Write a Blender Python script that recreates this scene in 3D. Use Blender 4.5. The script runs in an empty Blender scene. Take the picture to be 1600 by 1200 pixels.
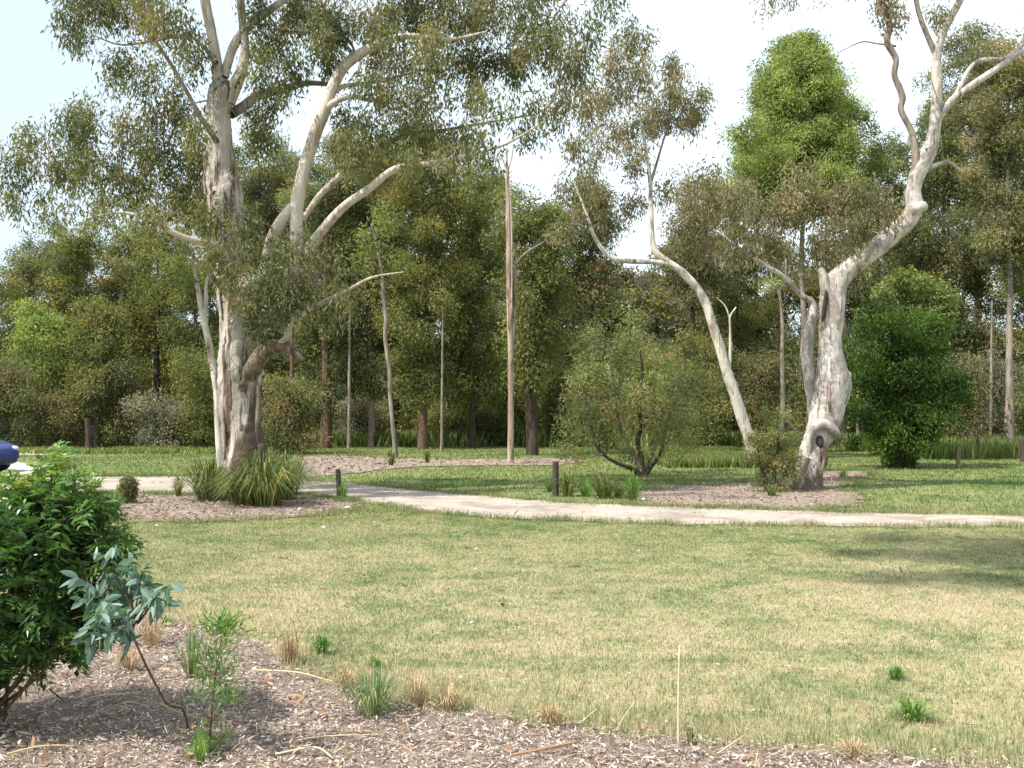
import bpy, bmesh, math, random
import numpy as np
from mathutils import Vector
from mathutils.geometry import tessellate_polygon
S = bpy.context.scene
COL = S.collection
R = math.radians

# ------------------------------------------------------------------ camera
FPX, HORY, EYE = 1556.0, 640.0, 1.7
PITCH = math.atan((HORY-600)/FPX)
cd = bpy.data.cameras.new('camera'); cam = bpy.data.objects.new('camera', cd); COL.objects.link(cam)
cam.location = (0, 0, EYE); cam.rotation_euler = (R(90)+PITCH, 0, 0)
cd.sensor_width = 36; cd.lens = 36*FPX/1600; cd.clip_start = .05; cd.clip_end = 3000
S.camera = cam

# ------------------------------------------------------------------ light
SUN = Vector((-.52, -.30, .80)).normalized()
EXPOSURE = 0.72
w = bpy.data.worlds.new('World'); S.world = w; w.use_nodes = True
nt = w.node_tree; nt.nodes.clear()
sky = nt.nodes.new('ShaderNodeTexSky'); sky.sky_type = 'NISHITA'; sky.sun_disc = False
sky.sun_elevation = math.asin(SUN.z); sky.sun_rotation = math.atan2(SUN.x, SUN.y)
sky.air_density = 1.0; sky.dust_density = 2.0; sky.ozone_density = 1.2
tcw = nt.nodes.new('ShaderNodeTexCoord')
mp = nt.nodes.new('ShaderNodeMapping'); mp.inputs['Scale'].default_value = (1, 1, 3.0)
nz = nt.nodes.new('ShaderNodeTexNoise'); nz.inputs['Scale'].default_value = 1.6; nz.inputs['Detail'].default_value = 5
gx = nt.nodes.new('ShaderNodeSeparateXYZ')
ad = nt.nodes.new('ShaderNodeMath'); ad.operation = 'MULTIPLY_ADD'; ad.inputs[1].default_value = .75; 
cr = nt.nodes.new('ShaderNodeValToRGB'); cr.color_ramp.elements[0].position = .22; cr.color_ramp.elements[1].position = .80
cr.color_ramp.elements[0].color = (.58, .58, .58, 1); cr.color_ramp.elements[1].color = (.93, .93, .93, 1)
mx = nt.nodes.new('ShaderNodeMix'); mx.data_type = 'RGBA'; mx.inputs[7].default_value = (8.0, 9.2, 10.2, 1)
bg = nt.nodes.new('ShaderNodeBackground'); bg.inputs['Strength'].default_value = .095
wo = nt.nodes.new('ShaderNodeOutputWorld')
L = nt.links.new
L(tcw.outputs['Generated'], mp.inputs['Vector']); L(mp.outputs[0], nz.inputs['Vector'])
L(tcw.outputs['Generated'], gx.inputs[0]); L(gx.outputs['X'], ad.inputs[0]); L(nz.outputs['Fac'], ad.inputs[2])
L(ad.outputs[0], cr.inputs[0]); L(cr.outputs[0], mx.inputs[0]); L(sky.outputs[0], mx.inputs[6])
L(mx.outputs[2], bg.inputs['Color']); L(bg.outputs[0], wo.inputs[0])
sl = bpy.data.lights.new('sun', 'SUN'); sl.energy = 4.6; sl.angle = R(.6); sl.color = (1, .955, .88)
so = bpy.data.objects.new('sun', sl); COL.objects.link(so); so.rotation_euler = SUN.to_track_quat('Z', 'Y').to_euler()
S.view_settings.view_transform = 'Standard'; S.view_settings.look = 'None'
S.view_settings.exposure = EXPOSURE; S.view_settings.gamma = 1
S.render.engine = 'CYCLES'
S.cycles.max_bounces = 6; S.cycles.diffuse_bounces = 3; S.cycles.transmission_bounces = 4; S.cycles.transparent_max_bounces = 4

# ------------------------------------------------------------------ pixel helpers (measurements from the photograph -> metres)
def P(px, py, D):
    a = (px-800)/FPX; b = -(py-600)/FPX
    d = np.array([a, math.cos(PITCH)-b*math.sin(PITCH), math.sin(PITCH)+b*math.cos(PITCH)])
    return np.array([0, 0, EYE]) + d*(D/d[1])
def G(px, py):
    a = (px-800)/FPX; b = -(py-600)/FPX
    d = np.array([a, math.cos(PITCH)-b*math.sin(PITCH), math.sin(PITCH)+b*math.cos(PITCH)])
    t = -EYE/d[2]
    return np.array([d[0]*t, d[1]*t])
def GX(px, D): return np.array([(px-800)/FPX*D, D, 0.0])

# ------------------------------------------------------------------ object helpers
def np_mesh(name, V, F, mat, parent=None, tone=None, smooth=False):
    V = np.asarray(V, np.float32); F = np.asarray(F, np.int32); k = F.shape[1]
    me = bpy.data.meshes.new(name)
    me.vertices.add(len(V)); me.vertices.foreach_set('co', V.ravel())
    me.loops.add(F.size); me.loops.foreach_set('vertex_index', F.ravel())
    me.polygons.add(len(F)); me.polygons.foreach_set('loop_start', np.arange(0, F.size, k, dtype=np.int32))
    try: me.polygons.foreach_set('loop_total', np.full(len(F), k, np.int32))
    except Exception: pass
    if tone is not None:
        at = me.attributes.new('tone', 'FLOAT', 'FACE'); at.data.foreach_set('value', np.asarray(tone, np.float32))
    me.update(calc_edges=True)
    me.polygons.foreach_set('use_smooth', np.full(len(F), smooth))
    for m_ in (mat if isinstance(mat, (list, tuple)) else [mat]): me.materials.append(m_)
    if isinstance(mat, (list, tuple)): me.polygons.foreach_set('material_index', (np.asarray(tone) > .75).astype(np.int32))
    o = bpy.data.objects.new(name, me); COL.objects.link(o)
    if parent: o.parent = parent
    return o
def tag(o, label=None, cat=None, group=None, kind=None):
    if label: o['label'] = label
    if cat: o['category'] = cat
    if group: o['group'] = group
    if kind: o['kind'] = kind
    return o
def empty(name, loc, label, cat, group=None, rz=0):
    o = bpy.data.objects.new(name, None); COL.objects.link(o); o.location = tuple(loc); o.rotation_euler.z = rz
    o.empty_display_size = .2
    return tag(o, label, cat, group)

class Geo:
    """collects quads for ONE mesh"""
    def __init__(s): s.V = []; s.F = []; s.T = []; s.n = 0
    def add(s, V, F, T=None):
        V = np.asarray(V, float); F = np.asarray(F, int)
        s.V.append(V); s.F.append(F+s.n); s.n += len(V)
        s.T.append(np.full(len(F), .5) if T is None else np.asarray(T, float))
    def build(s, name, mat, parent=None, origin=None, smooth=False):
        if not s.V: return None
        V = np.concatenate(s.V)
        if origin is not None: V = V-np.asarray(origin)
        return np_mesh(name, V, np.concatenate(s.F), mat, parent, np.concatenate(s.T), smooth)

def catmull(pts, sub):
    p = np.asarray(pts, float)
    if len(p) < 3 or sub <= 1: 
        t = np.linspace(0, len(p)-1, (len(p)-1)*max(sub,1)+1); i = np.minimum(t.astype(int), len(p)-2); f = (t-i)[:, None]
        return p[i]*(1-f)+p[i+1]*f
    q = np.vstack([2*p[0]-p[1], p, 2*p[-1]-p[-2]]); out = []
    for i in range(1, len(q)-2):
        t = np.linspace(0, 1, sub, endpoint=False)[:, None]
        out.append(.5*((2*q[i])+(-q[i-1]+q[i+1])*t+(2*q[i-1]-5*q[i]+4*q[i+1]-q[i+2])*t**2+(-q[i-1]+3*q[i]-3*q[i+1]+q[i+2])*t**3))
    out.append(q[-2][None]); return np.concatenate(out)

def tube(g, pts, rad, seg=8, sub=1, rough=0., rng=None, tone=None, ridge=0., tipclose=True):
    pr = np.column_stack([np.asarray(pts, float), np.asarray(rad, float)])
    c = catmull(pr, sub); p, r = c[:, :3], np.maximum(c[:, 3], .0008)
    n = len(p); t = np.gradient(p, axis=0); t /= np.linalg.norm(t, axis=1)[:, None]+1e-9
    up = np.array([.13, .97, .2]) if abs(t[0][1]) < .9 else np.array([1., 0, 0])
    u = np.cross(up, t[0]); u /= np.linalg.norm(u); us = [u]
    for i in range(1, n):
        u = us[-1]-t[i]*np.dot(us[-1], t[i]); u /= np.linalg.norm(u)+1e-9; us.append(u)
    us = np.array(us); vs = np.cross(t, us)
    a = np.linspace(0, 2*math.pi, seg, endpoint=False)
    k = np.ones((n, seg))
    if rough and rng is not None:
        s = np.concatenate([[0], np.cumsum(np.linalg.norm(np.diff(p, axis=0), axis=1))])
        ph = rng.uniform(0, 6.28, 12)
        for j, (fa, fs, am) in enumerate(((1, 1.7, .5), (2, 3.1, .45), (3, 2.3, .4), (2, 6.3, .25), (4, 9.1, .22), (5, 5.0, .2))):
            k += rough*am*np.cos(fa*a[None]+ph[j]+1.3*np.sin(s*fs*.7+ph[j+6])[:, None])*np.cos(s*fs+ph[j+6])[:, None]
        k += rough*.16*rng.normal(size=k.shape)
    if ridge: k += ridge*np.cos(a*5+.8)[None]
    rr = r[:, None]*k
    V = p[:, None]+us[:, None]*(np.cos(a)[None, :, None]*rr[:, :, None])+vs[:, None]*(np.sin(a)[None, :, None]*rr[:, :, None])
    V = V.reshape(-1, 3)
    i = np.arange(n-1)[:, None]*seg; j = np.arange(seg)[None]; j2 = (j+1) % seg
    F = np.stack([i+j, i+j2, i+seg+j2, i+seg+j], -1).reshape(-1, 4)
    if tipclose:
        m = len(V); V = np.vstack([V, p[-1]+t[-1]*r[-1]*.5]); base = (n-1)*seg
        e = np.array([[base+q, base+(q+1) % seg, m, m] for q in range(0, seg)])
        # degenerate quads avoided: use pairs
        e = np.array([[base+q, base+(q+1) % seg, base+(q+2) % seg, m] for q in range(0, seg-1, 2)])
        F = np.vstack([F, e])
    g.add(V, F, None if tone is None else np.full(len(F), tone))
    return p, r

def unit(v): return v/(np.linalg.norm(v, axis=1)[:, None]+1e-9)
def leaves(g, c, L, W, rng, droop=.6, tone=None, out=None, outk=0., flat=0.):
    """one lance-shaped leaf face per point"""
    n = len(c)
    if n == 0: return
    d = rng.normal(size=(n, 3)); d[:, 2] -= droop*1.6
    if out is not None: d += out*outk
    d = unit(d)
    s = rng.normal(size=(n, 3)); s[:, 2] *= (1-flat)
    s = unit(np.cross(d, s))
    l = (L*rng.uniform(.65, 1.3, n))[:, None]; w_ = (W*rng.uniform(.7, 1.3, n))[:, None]
    nrm = np.cross(d, s)*l*.12
    V = np.stack([c, c+d*l*.42+s*w_*.5+nrm, c+d*l, c+d*l*.42-s*w_*.5+nrm], 1).reshape(-1, 3)
    F = np.arange(n*4).reshape(-1, 4)
    g.add(V, F, rng.uniform(size=n) if tone is None else tone)

def blob_points(rng, c, r, ncl, nl, sig, shell=.35, vert=.8):
    """leaf positions: ncl sprays inside an ellipsoid, nl leaves in each"""
    v = unit(rng.normal(size=(ncl, 3))); k = (shell+(1-shell)*rng.uniform(size=ncl))**(.6)
    cc = c+v*k[:, None]*r
    sg = sig*rng.uniform(.6, 1.4, ncl)
    q = rng.normal(size=(ncl, nl, 3)); q /= np.linalg.norm(q, axis=2)[:, :, None]+1e-9; q *= (rng.uniform(size=(ncl, nl))**.42)[:, :, None]
    pts = cc[:, None]+q*(sg*1.9)[:, None, None]*np.array([1, 1, vert])
    keep = rng.uniform(size=(ncl, nl)) < rng.uniform(.45, 1, ncl)[:, None]
    tn = np.clip(rng.normal(.5, .24, ncl)[:, None]+rng.normal(0, .12, (ncl, nl)), 0, 1)
    o = np.repeat(v[:, None], nl, 1)
    return cc, pts[keep], tn[keep], o[keep]

# ------------------------------------------------------------------ materials
def newmat(name):
    m = bpy.data.materials.new(name); m.use_nodes = True; n = m.node_tree; n.nodes.clear()
    return m, n, n.nodes.new('ShaderNodeOutputMaterial')
def ramp(n, stops, interp='LINEAR'):
    c = n.nodes.new('ShaderNodeValToRGB'); e = c.color_ramp.elements; c.color_ramp.interpolation = interp
    while len(e) < len(stops): e.new(.5)
    for x, (p, col) in zip(e, stops): x.position = p; x.color = (*col, 1)
    return c
def noise(n, scale, detail=4, rough=.55, vec=None, dist=0):
    t = n.nodes.new('ShaderNodeTexNoise'); t.inputs['Scale'].default_value = scale
    t.inputs['Detail'].default_value = detail; t.inputs['Roughness'].default_value = rough; t.inputs['Distortion'].default_value = dist
    if vec is not None: n.links.new(vec, t.inputs['Vector'])
    return t
def mapped(n, sc):
    t = n.nodes.new('ShaderNodeTexCoord'); m = n.nodes.new('ShaderNodeMapping'); m.inputs['Scale'].default_value = sc
    n.links.new(t.outputs['Object'], m.inputs[0]); return m.outputs[0]
def mixc(n, fac, a, b, mode='MIX'):
    m = n.nodes.new('ShaderNodeMix'); m.data_type = 'RGBA'; m.blend_type = mode
    for sck, v in ((m.inputs[0], fac), (m.inputs[6], a), (m.inputs[7], b)):
        if hasattr(v, 'links'): n.links.new(v, sck)
        elif isinstance(v, (int, float)): sck.default_value = v
        else: sck.default_value = (*v, 1)
    return m.outputs[2]
def leafmat(name, stops, trans=.38, rough=.5, spec=.3, k=(1.36, 1.14, 1.2)):
    stops = [(p, tuple(a*b for a, b in zip(c, k))) for p, c in stops]
    m, n, o = newmat(name)
    a = n.nodes.new('ShaderNodeAttribute'); a.attribute_name = 'tone'
    c = ramp(n, stops); n.links.new(a.outputs['Fac'], c.inputs[0])
    b = n.nodes.new('ShaderNodeBsdfPrincipled'); b.inputs['Roughness'].default_value = rough; b.inputs['Specular IOR Level'].default_value = spec
    n.links.new(c.outputs[0], b.inputs['Base Color'])
    t = n.nodes.new('ShaderNodeBsdfTranslucent')
    n.links.new(mixc(n, 1, c.outputs[0], (1.5, 1.7, .75), 'MULTIPLY'), t.inputs[0])
    x = n.nodes.new('ShaderNodeMixShader'); x.inputs[0].default_value = trans
    n.links.new(b.outputs[0], x.inputs[1]); n.links.new(t.outputs[0], x.inputs[2]); n.links.new(x.outputs[0], o.inputs[0])
    return m
def barkmat(name, pale, grey, brown, brown_amt=.45, grey_amt=.5, rough_h=None, vs=.35, scale=3., bump=.5, zone=None, side=0.):
    """patchy gum bark; rough_h: height under which the old fibrous bark stays on"""
    m, n, o = newmat(name)
    v = mapped(n, (1, 1, vs)); v2 = mapped(n, (1, 1, .12))
    n1 = noise(n, scale, 6, .62, v, .6); n2 = noise(n, scale*2.3, 6, .65, v2, .3); n3 = noise(n, scale*14, 4, .6, v2)
    r1 = ramp(n, [(grey_amt-.07, (0, 0, 0)), (grey_amt+.07, (1, 1, 1))]); n.links.new(n1.outputs[0], r1.inputs[0])
    r2 = ramp(n, [(brown_amt+.13, (0, 0, 0)), (brown_amt+.22, (1, 1, 1))]); n.links.new(n2.outputs[0], r2.inputs[0])
    c = mixc(n, r1.outputs[0], grey, pale); 
    fac = r2.outputs[0]
    if rough_h is not None:
        tc = n.nodes.new('ShaderNodeTexCoord'); sp = n.nodes.new('ShaderNodeSeparateXYZ'); n.links.new(tc.outputs['Object'], sp.inputs[0])
        ma = n.nodes.new('ShaderNodeMath'); ma.operation = 'MULTIPLY_ADD'; ma.inputs[1].default_value = 1.6; n.links.new(n1.outputs[0], ma.inputs[0])
        mb = n.nodes.new('ShaderNodeMath'); mb.operation = 'MULTIPLY_ADD'; mb.inputs[1].default_value = -side; n.links.new(sp.outputs[0], mb.inputs[0]); n.links.new(sp.outputs[2], mb.inputs[2])
        n.links.new(mb.outputs[0], ma.inputs[2])
        r3 = ramp(n, [(0, (1, 1, 1)), (1, (0, 0, 0))]); mr = n.nodes.new('ShaderNodeMapRange')
        mr.inputs[1].default_value = rough_h+.75; mr.inputs[2].default_value = rough_h+1.0
        n.links.new(ma.outputs[0], mr.inputs[0]); n.links.new(mr.outputs[0], r3.inputs[0])
        mm = n.nodes.new('ShaderNodeMath'); mm.operation = 'MAXIMUM'; n.links.new(fac, mm.inputs[0]); n.links.new(r3.outputs[0], mm.inputs[1]); fac = mm.outputs[0]
    if zone:
        z0_, z1_, zc, za = zone
        tc = n.nodes.new('ShaderNodeTexCoord'); sp = n.nodes.new('ShaderNodeSeparateXYZ'); n.links.new(tc.outputs['Object'], sp.inputs[0])
        ma = n.nodes.new('ShaderNodeMath'); ma.operation = 'MULTIPLY_ADD'; ma.inputs[1].default_value = 2.2; n.links.new(n1.outputs[0], ma.inputs[0]); n.links.new(sp.outputs[2], ma.inputs[2])
        mr = n.nodes.new('ShaderNodeMapRange'); mr.inputs[1].default_value = z0_+1.0; mr.inputs[2].default_value = z0_+1.3; mr.inputs[4].default_value = za
        n.links.new(ma.outputs[0], mr.inputs[0]); c = mixc(n, mr.outputs[0], c, zc)
    bc = mixc(n, n3.outputs[0], tuple(x*.55 for x in brown), tuple(x*1.6 for x in brown))
    c = mixc(n, fac, c, bc)
    c = mixc(n, .35, c, mixc(n, n3.outputs[0], (.55, .55, .55), (1.3, 1.3, 1.3)), 'MULTIPLY')
    b = n.nodes.new('ShaderNodeBsdfPrincipled'); b.inputs['Roughness'].default_value = .85; b.inputs['Specular IOR Level'].default_value = .2
    n.links.new(c, b.inputs['Base Color'])
    ad = n.nodes.new('ShaderNodeMath'); ad.operation = 'ADD'; n.links.new(n2.outputs[0], ad.inputs[0]); n.links.new(n3.outputs[0], ad.inputs[1])
    bp = n.nodes.new('ShaderNodeBump'); bp.inputs['Strength'].default_value = bump; bp.inputs['Distance'].default_value = .05
    n.links.new(ad.outputs[0], bp.inputs['Height']); n.links.new(bp.outputs[0], b.inputs['Normal'])
    n.links.new(b.outputs[0], o.inputs[0]); return m
def plain(name, col, rough=.7, metal=0, var=.25, scale=8, coat=0, spec=.4):
    m, n, o = newmat(name)
    t = noise(n, scale, 4, .6, mapped(n, (1, 1, 1)))
    c = mixc(n, t.outputs[0], tuple(x*(1-var) for x in col), tuple(min(1, x*(1+var)) for x in col))
    b = n.nodes.new('ShaderNodeBsdfPrincipled'); b.inputs['Roughness'].default_value = rough; b.inputs['Metallic'].default_value = metal
    b.inputs['Coat Weight'].default_value = coat; b.inputs['Specular IOR Level'].default_value = spec
    n.links.new(c, b.inputs['Base Color']); n.links.new(b.outputs[0], o.inputs[0]); return m

def tonemat(name, stops, rough=.8, spec=.2):
    m, n, o = newmat(name); a = n.nodes.new('ShaderNodeAttribute'); a.attribute_name = 'tone'
    c = ramp(n, stops); n.links.new(a.outputs['Fac'], c.inputs[0])
    b = n.nodes.new('ShaderNodeBsdfPrincipled'); b.inputs['Roughness'].default_value = rough; b.inputs['Specular IOR Level'].default_value = spec
    n.links.new(c.outputs[0], b.inputs['Base Color']); n.links.new(b.outputs[0], o.inputs[0]); return m

M = {}
M['gum'] = leafmat('gum_leaves', [(0, (0.042, 0.062, 0.033)), (.35, (0.090, 0.119, 0.055)), (.6, (0.132, 0.160, 0.066)), (.85, (0.180, 0.196, 0.088)), (1, (0.233, 0.175, 0.099))])
M['gumgreen'] = leafmat('green_gum_leaves', [(0, (0.046, 0.077, 0.026)), (.4, (0.098, 0.149, 0.046)), (.7, (0.161, 0.220, 0.060)), (1, (0.253, 0.264, 0.096))])
M['olive'] = leafmat('olive_leaves', [(0, (0.066, 0.078, 0.044)), (.4, (0.139, 0.152, 0.081)), (.7, (0.198, 0.209, 0.117)), (1, (0.291, 0.240, 0.166))])
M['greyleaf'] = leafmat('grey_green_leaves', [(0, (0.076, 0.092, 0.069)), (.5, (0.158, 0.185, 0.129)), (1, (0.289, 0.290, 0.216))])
M['dark'] = leafmat('dark_leaves', [(0, (0.037, 0.054, 0.029)), (.4, (0.087, 0.117, 0.052)), (.7, (0.152, 0.189, 0.074)), (1, (0.270, 0.240, 0.119))])
M['mid'] = leafmat('mid_leaves', [(0, (0.046, 0.064, 0.025)), (.4, (0.103, 0.134, 0.044)), (.75, (0.165, 0.198, 0.062)), (1, (0.264, 0.256, 0.098))])
M['bright'] = leafmat('bright_leaves', [(0, (0.075, 0.113, 0.040)), (.4, (0.163, 0.233, 0.073)), (.75, (0.248, 0.328, 0.100)), (1, (0.341, 0.418, 0.139))])
M['vivid'] = leafmat('vivid_leaves', [(0, (0.015, 0.037, 0.008)), (.4, (0.037, 0.080, 0.012)), (.75, (0.066, 0.131, 0.020)), (1, (0.107, 0.180, 0.033))], trans=.4)
M['scrub'] = leafmat('mixed_olive_leaves', [(0, (0.047, 0.062, 0.031)), (.4, (0.101, 0.131, 0.058)), (.75, (0.164, 0.192, 0.078)), (.93, (0.222, 0.234, 0.114)), (1, (0.327, 0.198, 0.143))])
M['openshrub'] = leafmat('light_olive_leaves', [(0, (0.061, 0.081, 0.040)), (.4, (0.132, 0.174, 0.071)), (.75, (0.209, 0.258, 0.098)), (.93, (0.275, 0.302, 0.138)), (1, (0.374, 0.246, 0.161))])
M['brownleaf'] = leafmat('brownish_leaves', [(0, (0.057, 0.068, 0.035)), (.4, (0.115, 0.135, 0.062)), (.7, (0.169, 0.196, 0.081)), (1, (0.270, 0.203, 0.108))])
M['shrub'] = leafmat('shrub_leaves', [(0, (.018, .055, .014)), (.4, (.045, .120, .028)), (.7, (.085, .195, .045)), (.9, (.16, .28, .065)), (1, (.27, .32, .10))], trans=.3, rough=.32, spec=.5)
M['blue'] = leafmat('blue_green_leaves', [(0, (0.073, 0.128, 0.104)), (.5, (0.146, 0.231, 0.188)), (1, (0.290, 0.376, 0.316))], trans=.25, rough=.5, k=(1, 1, 1))
M['tuss'] = leafmat('strappy_leaves', [(0, (.025, .045, .014)), (.5, (.080, .125, .032)), (.85, (.18, .23, .07)), (1, (.36, .31, .14))], trans=.25)
M['tussgreen'] = leafmat('fresh_strappy_leaves', [(0, (.05, .12, .03)), (.5, (.10, .22, .05)), (1, (.20, .33, .09))], trans=.3)
M['tussblue'] = leafmat('blue_strappy_leaves', [(0, (.07, .12, .05)), (.5, (.13, .21, .10)), (1, (.27, .34, .17))], trans=.25)
M['dry'] = tonemat('dry_stalk', [(0, (.28, .17, .09)), (.5, (.46, .34, .19)), (1, (.62, .52, .34))])
M['chip'] = tonemat('wood_chip', [(0, (.10, .07, .057)), (.3, (.26, .195, .16)), (.55, (.43, .35, .30)), (.8, (.58, .505, .44)), (.93, (.70, .64, .58)), (1, (.50, .26, .15))])
M['litter'] = tonemat('leaf_litter', [(0, (.12, .06, .035)), (.4, (.30, .17, .10)), (.75, (.45, .31, .20)), (1, (.66, .58, .46))])
M['redlitter'] = tonemat('reddish_litter', [(0, (.09, .06, .045)), (.5, (.26, .185, .145)), (1, (.46, .37, .30))])
M['bark_big'] = barkmat('pale_flaking_bark', (.56, .51, .44), (.32, .285, .25), (.115, .082, .06), .37, .50, rough_h=1.25, side=3.2, scale=2.4, vs=.25, bump=1, zone=(6.0, 9, (.38, .33, .275), .25))
M['bark_big_top'] = barkmat('brown_old_bark', (.60, .54, .46), (.36, .31, .26), (.20, .145, .10), .42, .48, scale=3, vs=.3, bump=.9)
M['bark_limb'] = barkmat('cream_limb_bark', (.60, .54, .45), (.40, .36, .30), (.34, .24, .155), .42, .45, scale=3.0, vs=.5, bump=.7)
M['bark_torn'] = barkmat('torn_brown_bark', (.30, .24, .185), (.20, .155, .12), (.12, .08, .055), .36, .5, scale=3, vs=.5, bump=1)
M['bark_right'] = barkmat('white_mottled_bark', (.60, .55, .50), (.34, .295, .26), (.17, .12, .09), .42, .48, rough_h=.35, side=1.0, scale=3.4, vs=.6, bump=.8)
M['bark_white'] = barkmat('white_bark', (.62, .57, .49), (.37, .335, .29), (.24, .17, .12), .41, .45, scale=3, vs=.6)
M['bark_pole'] = barkmat('pinkish_peeling_bark', (.50, .40, .32), (.34, .25, .19), (.16, .11, .08), .38, .47, scale=4, vs=.12, bump=.8)
M['bark_dark'] = barkmat('dark_rough_bark', (.12, .09, .07), (.07, .052, .04), (.04, .028, .02), .4, .5, scale=5, vs=.2, bump=1)
M['bark_brown'] = barkmat('red_brown_bark', (.20, .125, .085), (.13, .085, .06), (.075, .045, .032), .42, .5, scale=5, vs=.2, bump=1)
M['bark_grey'] = barkmat('grey_bark', (.33, .28, .23), (.20, .165, .135), (.10, .075, .055), .42, .5, scale=4, vs=.3)
M['hollow_shade'] = plain('painted_hollow_dark', (.035, .022, .016), .95)  # near-black colour stands in for the shade inside trunk hollows
M['post'] = barkmat('weathered_post_wood', (.10, .085, .06), (.065, .055, .04), (.035, .028, .02), .4, .5, scale=9, vs=.1)
M['stakewood'] = barkmat('pale_stake_wood', (.30, .24, .16), (.22, .17, .11), (.12, .085, .055), .4, .5, scale=9, vs=.1)

# ------------------------------------------------------------------ ground and sheets
LAWN_STOPS = None
def grass_color(n, blades=False):
    """patchy dry lawn, greener past the path"""
    t = n.nodes.new('ShaderNodeTexCoord'); v = t.outputs['Object']
    sp = n.nodes.new('ShaderNodeSeparateXYZ'); n.links.new(v, sp.inputs[0])
    a = noise(n, .36, 5, .66, v, .9); b = noise(n, 1.9, 5, .65, v); c = noise(n, 16, 4, .7, v); d = noise(n, 5.5, 4, .6, v, .5)
    mxa = mixc(n, .42, a.outputs[0], b.outputs[0]); mxa = mixc(n, .25, mxa, d.outputs[0]); mxa = mixc(n, .18, mxa, c.outputs[0])
    if blades:
        at = n.nodes.new('ShaderNodeAttribute'); at.attribute_name = 'tone'
        mxa = mixc(n, .20, mxa, at.outputs['Fac'])
    dry = ramp(n, [(.39, (.150, .200, .078)), (.44, (.235, .275, .120)), (.475, (.345, .355, .175)), (.51, (.47, .425, .245)), (.57, (.59, .48, .32))])
    grn = ramp(n, [(.40, (.088, .148, .040)), (.46, (.150, .215, .062)), (.52, (.24, .28, .10)), (.59, (.38, .345, .18))])
    n.links.new(mxa, dry.inputs[0]); n.links.new(mxa, grn.inputs[0])
    # distance of the lawn from the path edge: irrigated strip beyond it
    ma = n.nodes.new('ShaderNodeMath'); ma.operation = 'MULTIPLY_ADD'; ma.inputs[1].default_value = 2.5; n.links.new(a.outputs[0], ma.inputs[0]); n.links.new(sp.outputs[1], ma.inputs[2])
    mr = n.nodes.new('ShaderNodeMapRange'); mr.inputs[1].default_value = 9.0; mr.inputs[2].default_value = 20.0; mr.clamp = True
    n.links.new(ma.outputs[0], mr.inputs[0])
    return mixc(n, mr.outputs[0], dry.outputs[0], grn.outputs[0]), c
def grassmat(name, blades):
    m, n, o = newmat(name); col, fine = grass_color(n, blades)
    b = n.nodes.new('ShaderNodeBsdfPrincipled'); b.inputs['Roughness'].default_value = .8; b.inputs['Specular IOR Level'].default_value = .15
    if not blades:
        col = mixc(n, 1, col, (.80, .80, .80), 'MULTIPLY')
        bp = n.nodes.new('ShaderNodeBump'); bp.inputs['Strength'].default_value = .9; bp.inputs['Distance'].default_value = .05
        n.links.new(fine.outputs[0], bp.inputs['Height']); n.links.new(bp.outputs[0], b.inputs['Normal'])
        n.links.new(col, b.inputs['Base Color']); n.links.new(b.outputs[0], o.inputs[0])
    else:
        n.links.new(col, b.inputs['Base Color'])
        t = n.nodes.new('ShaderNodeBsdfTranslucent'); n.links.new(col, t.inputs[0])
        x = n.nodes.new('ShaderNodeMixShader'); x.inputs[0].default_value = .4
        n.links.new(b.outputs[0], x.inputs[1]); n.links.new(t.outputs[0], x.inputs[2]); n.links.new(x.outputs[0], o.inputs[0])
    return m
def sheetmat(name, stops, scale=6, fscale=60, bump=.6, extra=None, spread=.5):
    m, n, o = newmat(name); v = mapped(n, (1, 1, 1))
    a = noise(n, scale, 5, .65, v, .3); f = noise(n, fscale, 3, .7, v)
    c = ramp(n, stops); n.links.new(mixc(n, spread, a.outputs[0], f.outputs[0]), c.inputs[0]); col = c.outputs[0]
    if extra:
        e = noise(n, extra[0], 6, .65, v, .5); r = ramp(n, [(extra[1], (0, 0, 0)), (extra[1]+.1, (1, 1, 1))]); n.links.new(e.outputs[0], r.inputs[0])
        mm = n.nodes.new('ShaderNodeMath'); mm.operation = 'MULTIPLY'; mm.inputs[1].default_value = extra[3]; n.links.new(r.outputs[0], mm.inputs[0])
        col = mixc(n, mm.outputs[0], col, extra[2])
    b = n.nodes.new('ShaderNodeBsdfPrincipled'); b.inputs['Roughness'].default_value = .95; b.inputs['Specular IOR Level'].default_value = .1
    n.links.new(col, b.inputs['Base Color'])
    bp = n.nodes.new('ShaderNodeBump'); bp.inputs['Strength'].default_value = bump; bp.inputs['Distance'].default_value = .02
    n.links.new(f.outputs[0], bp.inputs['Height']); n.links.new(bp.outputs[0], b.inputs['Normal']); n.links.new(b.outputs[0], o.inputs[0])
    return m
M['ground'] = grassmat('lawn_ground', False); M['blade'] = grassmat('lawn_blades', True)
M['path'] = sheetmat('sandy_path', [(.3, (.24, .20, .165)), (.5, (.39, .335, .28)), (.7, (.50, .44, .385))], 2.2, 40, .5, (.9, .49, (.25, .20, .165), .75), spread=.45)
M['mulch'] = sheetmat('mulch_sheet', [(.3, (.07, .05, .04)), (.5, (.24, .185, .15)), (.7, (.42, .35, .30))], 5, 55, 1.0)
M['mulch2'] = sheetmat('leaf_mulch_sheet', [(.3, (.13, .095, .075)), (.5, (.27, .215, .175)), (.7, (.43, .36, .30))], 3, 30, 1.0)
M['gravel'] = sheetmat('gravel', [(.3, (.38, .34, .29)), (.5, (.52, .47, .40)), (.7, (.62, .57, .50))], 2, 30, .4)
M['hill'] = sheetmat('hill_scrub', [(.3, (.03, .05, .015)), (.5, (.07, .10, .03)), (.7, (.13, .15, .06))], .3, 2, 1)

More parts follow.
